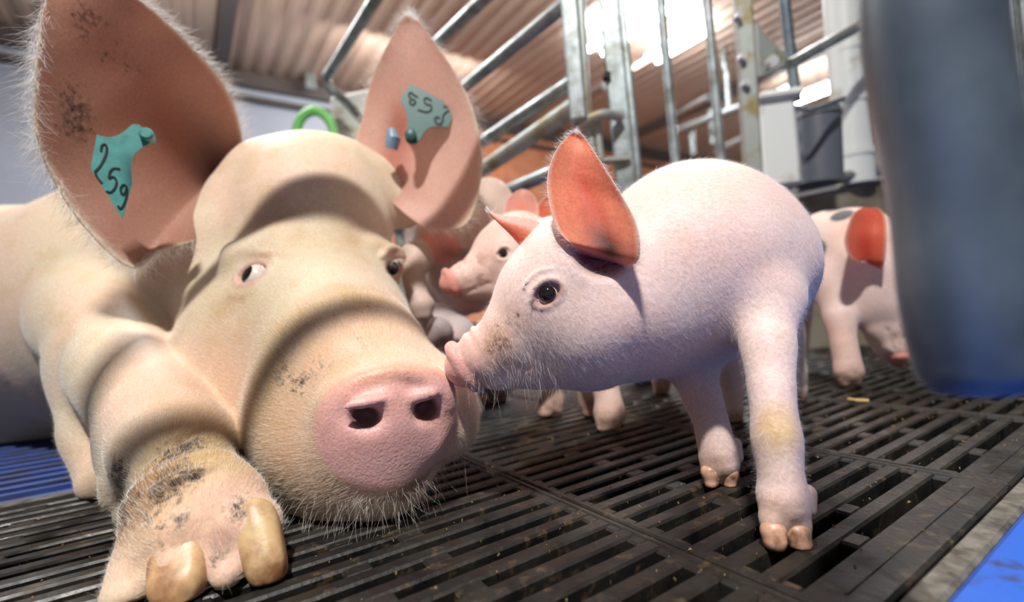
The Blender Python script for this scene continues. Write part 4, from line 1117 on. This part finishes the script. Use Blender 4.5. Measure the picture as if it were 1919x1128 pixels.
# second piglet, looking over from behind the white one
Z2 = .60
p2, _ = back_piglet('pale piglet with snout and dark eye peeking out behind the front piglet', (-.20, .42, -.006), (.34, .86, .34), FLOOR(1140, 812),
    [[(P(1000, 500, .66), .062), (P(1090, 540, .70), .078), (P(1230, 540, .76), .085)]],
    [[(P(1105, 610, .645), .030), (P(1125, 690, .615), .019), (P(1140, 750, .603), .0165), (P(1142, 775, .60), .0165)], [(P(1132, 775, .598), .010), (P(1128, 805, .592), .006)], [(P(1152, 772, .60), .010), (P(1150, 798, .597), .006)],
     [(P(1070, 620, .70), .030), (P(1095, 700, .685), .018), (P(1102, 755, .68), .013), (P(1103, 770, .678), .010)],
     [(P(1025, 640, .715), .026), (P(1045, 715, .71), .016), (P(1030, 752, .705), .015), (P(1022, 772, .70), .011)], [(P(1045, 750, .705), .009), (P(1048, 768, .70), .006)],
     [(P(1240, 600, .80), .04), (P(1240, 700, .81), .017), (P(1240, 745, .815), .012)]],
    head=(P(842, 533, Z2), P(958, 482, .625), side), eye_px=(943, 474),
    ears=[([(P(950, 425, .63), P(1000, 430, .62), .006), (P(945, 400, .632), P(1008, 410, .622), .012), (P(950, 375, .635), P(1008, 385, .625), .010), (P(965, 360, .638), P(998, 365, .63), .005), (P(978, 354, .64), P(986, 355, .638), .001)], PINK, ORANGE),
          ([(P(1005, 430, .64), P(1055, 430, .64), .006), (P(1000, 405, .645), P(1062, 410, .645), .012), (P(1012, 380, .65), P(1062, 380, .65), .010), (P(1030, 362, .655), P(1055, 362, .655), .002)], ORANGE, DEEP)])
# third piglet, resting its forefoot on its neighbour
p3, _ = back_piglet('pinkish piglet squeezed beside the ear of the sow, one foreleg hanging down', (-.28, .52, .03), (.12, 1.05, .40), P(850, 640, .78),
    [[(P(905, 445, .80), .062), (P(880, 490, .84), .080), (P(850, 520, .95), .080)], [(P(850, 508, .77), .042), (P(880, 535, .80), .045)]],
    [[(P(812, 450, .75), .044), (P(782, 480, .70), .024), (P(774, 515, .675), .0165), (P(781, 550, .655), .0150), (P(790, 570, .645), .0140)], [(P(783, 572, .643), .009), (P(784, 592, .640), .006)], [(P(798, 572, .643), .009), (P(800, 590, .640), .006)]],
    head=(P(835, 455, .71), P(912, 405, .76), side),
    ears=[([(P(895, 400, .74), P(950, 405, .74), .006), (P(898, 370, .742), P(952, 385, .742), .010), (P(905, 345, .745), P(945, 360, .745), .006), (P(912, 330, .75), P(925, 335, .75), .001)], PINK, DPINK)],
    colour=C(198, 176, 164))
# fourth piglet, grey with a folded ear, under the others
p4, _ = back_piglet('greyish piglet low down between sow and front piglet, folded ear showing', (-.26, .52, -.006), (.10, 1.05, .26), FLOOR(880, 790),
    [[(P(835, 655, .72), .046), (P(888, 668, .80), .055), (P(900, 668, .92), .063)]],
    [[(P(860, 690, .72), .03), (P(876, 740, .705), .016), (P(880, 765, .70), .016)], [(P(870, 768, .698), .010), (P(866, 790, .695), .006)], [(P(890, 768, .698), .010), (P(892, 788, .695), .006)],
     [(P(940, 700, .85), .03), (P(930, 760, .86), .015)]],
    head=(P(772, 720, .68), P(822, 635, .70), side),
    ears=[([(P(815, 655, .655), P(850, 640, .66), -.004), (P(803, 640, .650), P(850, 620, .655), -.010), (P(800, 615, .65), P(840, 600, .655), -.008), (P(806, 598, .655), P(822, 592, .655), -.001)], C(196, 184, 186), C(128, 108, 104))],
    colour=C(198, 186, 186))
# fifth piglet, black-spotted, at the far right
ZR = .80
BLK = C(44, 46, 52)
p5, _ = back_piglet('pink piglet with small dark spots standing behind the thick front pipe', (.32, .58, -.006), (.86, 1.10, .40), FLOOR(1590, 722),
    [[(P(1555, 460, .86), .062), (P(1595, 470, .82), .072), (P(1625, 490, .79), .066)], [(P(1625, 490, .79), .06), (P(1655, 520, .77), .05)]],
    [[(P(1560, 520, .80), .040), (P(1572, 590, .775), .024), (P(1580, 640, .765), .019), (P(1588, 680, .76), .019), (P(1590, 695, .758), .018)], [(P(1580, 695, .757), .010), (P(1582, 718, .755), .006)], [(P(1602, 695, .757), .010), (P(1606, 716, .755), .006)],
     [(P(1640, 560, .79), .032), (P(1645, 620, .785), .021), (P(1660, 650, .78), .018), (P(1680, 672, .775), .014)],
     [(P(1545, 500, .92), .045), (P(1500, 560, .95), .022), (P(1500, 640, .97), .016), (P(1502, 660, .97), .012)]],
    head=(P(1702, 668, .745), P(1668, 555, .765), nrm(np.array([-.3, -1, 0]))),
    ears=[([(P(1622, 492, .715), P(1650, 505, .715), .004), (P(1594, 482, .705), P(1658, 488, .700), .010), (P(1583, 450, .702), P(1662, 445, .695), .014), (P(1590, 420, .708), P(1661, 418, .700), .012), (P(1600, 399, .712), P(1655, 398, .705), .007), (P(1616, 389, .716), P(1642, 389, .710), .002)], C(226, 110, 80), C(190, 56, 40))],
    colour=C(232, 206, 196),
    spots=[((1578, 402), .020, C(70, 72, 78)), ((1548, 388), .014, BLK), ((1530, 470), .020, BLK), ((1560, 394), .012, C(90, 90, 96))])
# ---- crumbs on the slats
b = MB()
for i in range(900):
    s, c = RNG.uniform(-.3, 1.1), RNG.uniform(.11, .60); r = RNG.uniform(.0005, .0013); p = SC(s, c, r * .7)
    if p[1] > .84: continue
    if any(np.all(p > F_.lo) and np.all(p < F_.lo + F_.h * (F_.n - 1)) and F_.at(p) < .006 for F_ in (SOWF, MAINF)): continue
    a = RNG.normal(0, 1, (3, 3)); a /= np.linalg.norm(a, axis=1, keepdims=True)
    b.add([p + a[0] * r, p - a[0] * r, p + a[1] * r, p - a[1] * r, p + np.array([0, 0, r]), p - np.array([0, 0, r * .7])], [(0, 2, 4), (2, 1, 4), (1, 3, 4), (3, 0, 4), (2, 0, 5), (1, 2, 5), (3, 1, 5), (0, 3, 5)])
tag(b.build('feed_crumbs', M_crumb), 'ochre feed crumbs scattered over the black slats', 'crumbs', kind='stuff')

# ---- front rails of the crate, above the sow: their shadows lie across her head
cr = tag(empty('crate_gate', (-.62, .1, 0)), 'galvanized front rails of the crate over the head of the sow', 'crate front')
LP = np.array([-.15, -.75, 2.2])
def on_plane(px, py, zr):
    g = SOWF.hit(px, py); return LP + (g - LP) * ((zr - LP[2]) / (g[2] - LP[2]))
for (A, B_, zr, r, x0, x1) in (((500, 408), (690, 405), .54, .0170, -.325, -.02), ((330, 800), (610, 592), .55, .0125, -.60, -.02)):
    p, q = on_plane(*A, zr), on_plane(*B_, zr); d = (q - p) / (q[0] - p[0])
    b = MB(); b.tube([p + d * (x0 - p[0]), p + d * (x1 - p[0])], r, 16); b.build('rail', M_galv, cr, True)
b = MB(); b.tube([np.array([-.325, -.10, .50]), np.array([-.325, .24, .57])], .015, 14); b.build('frame', M_galv, cr, True)
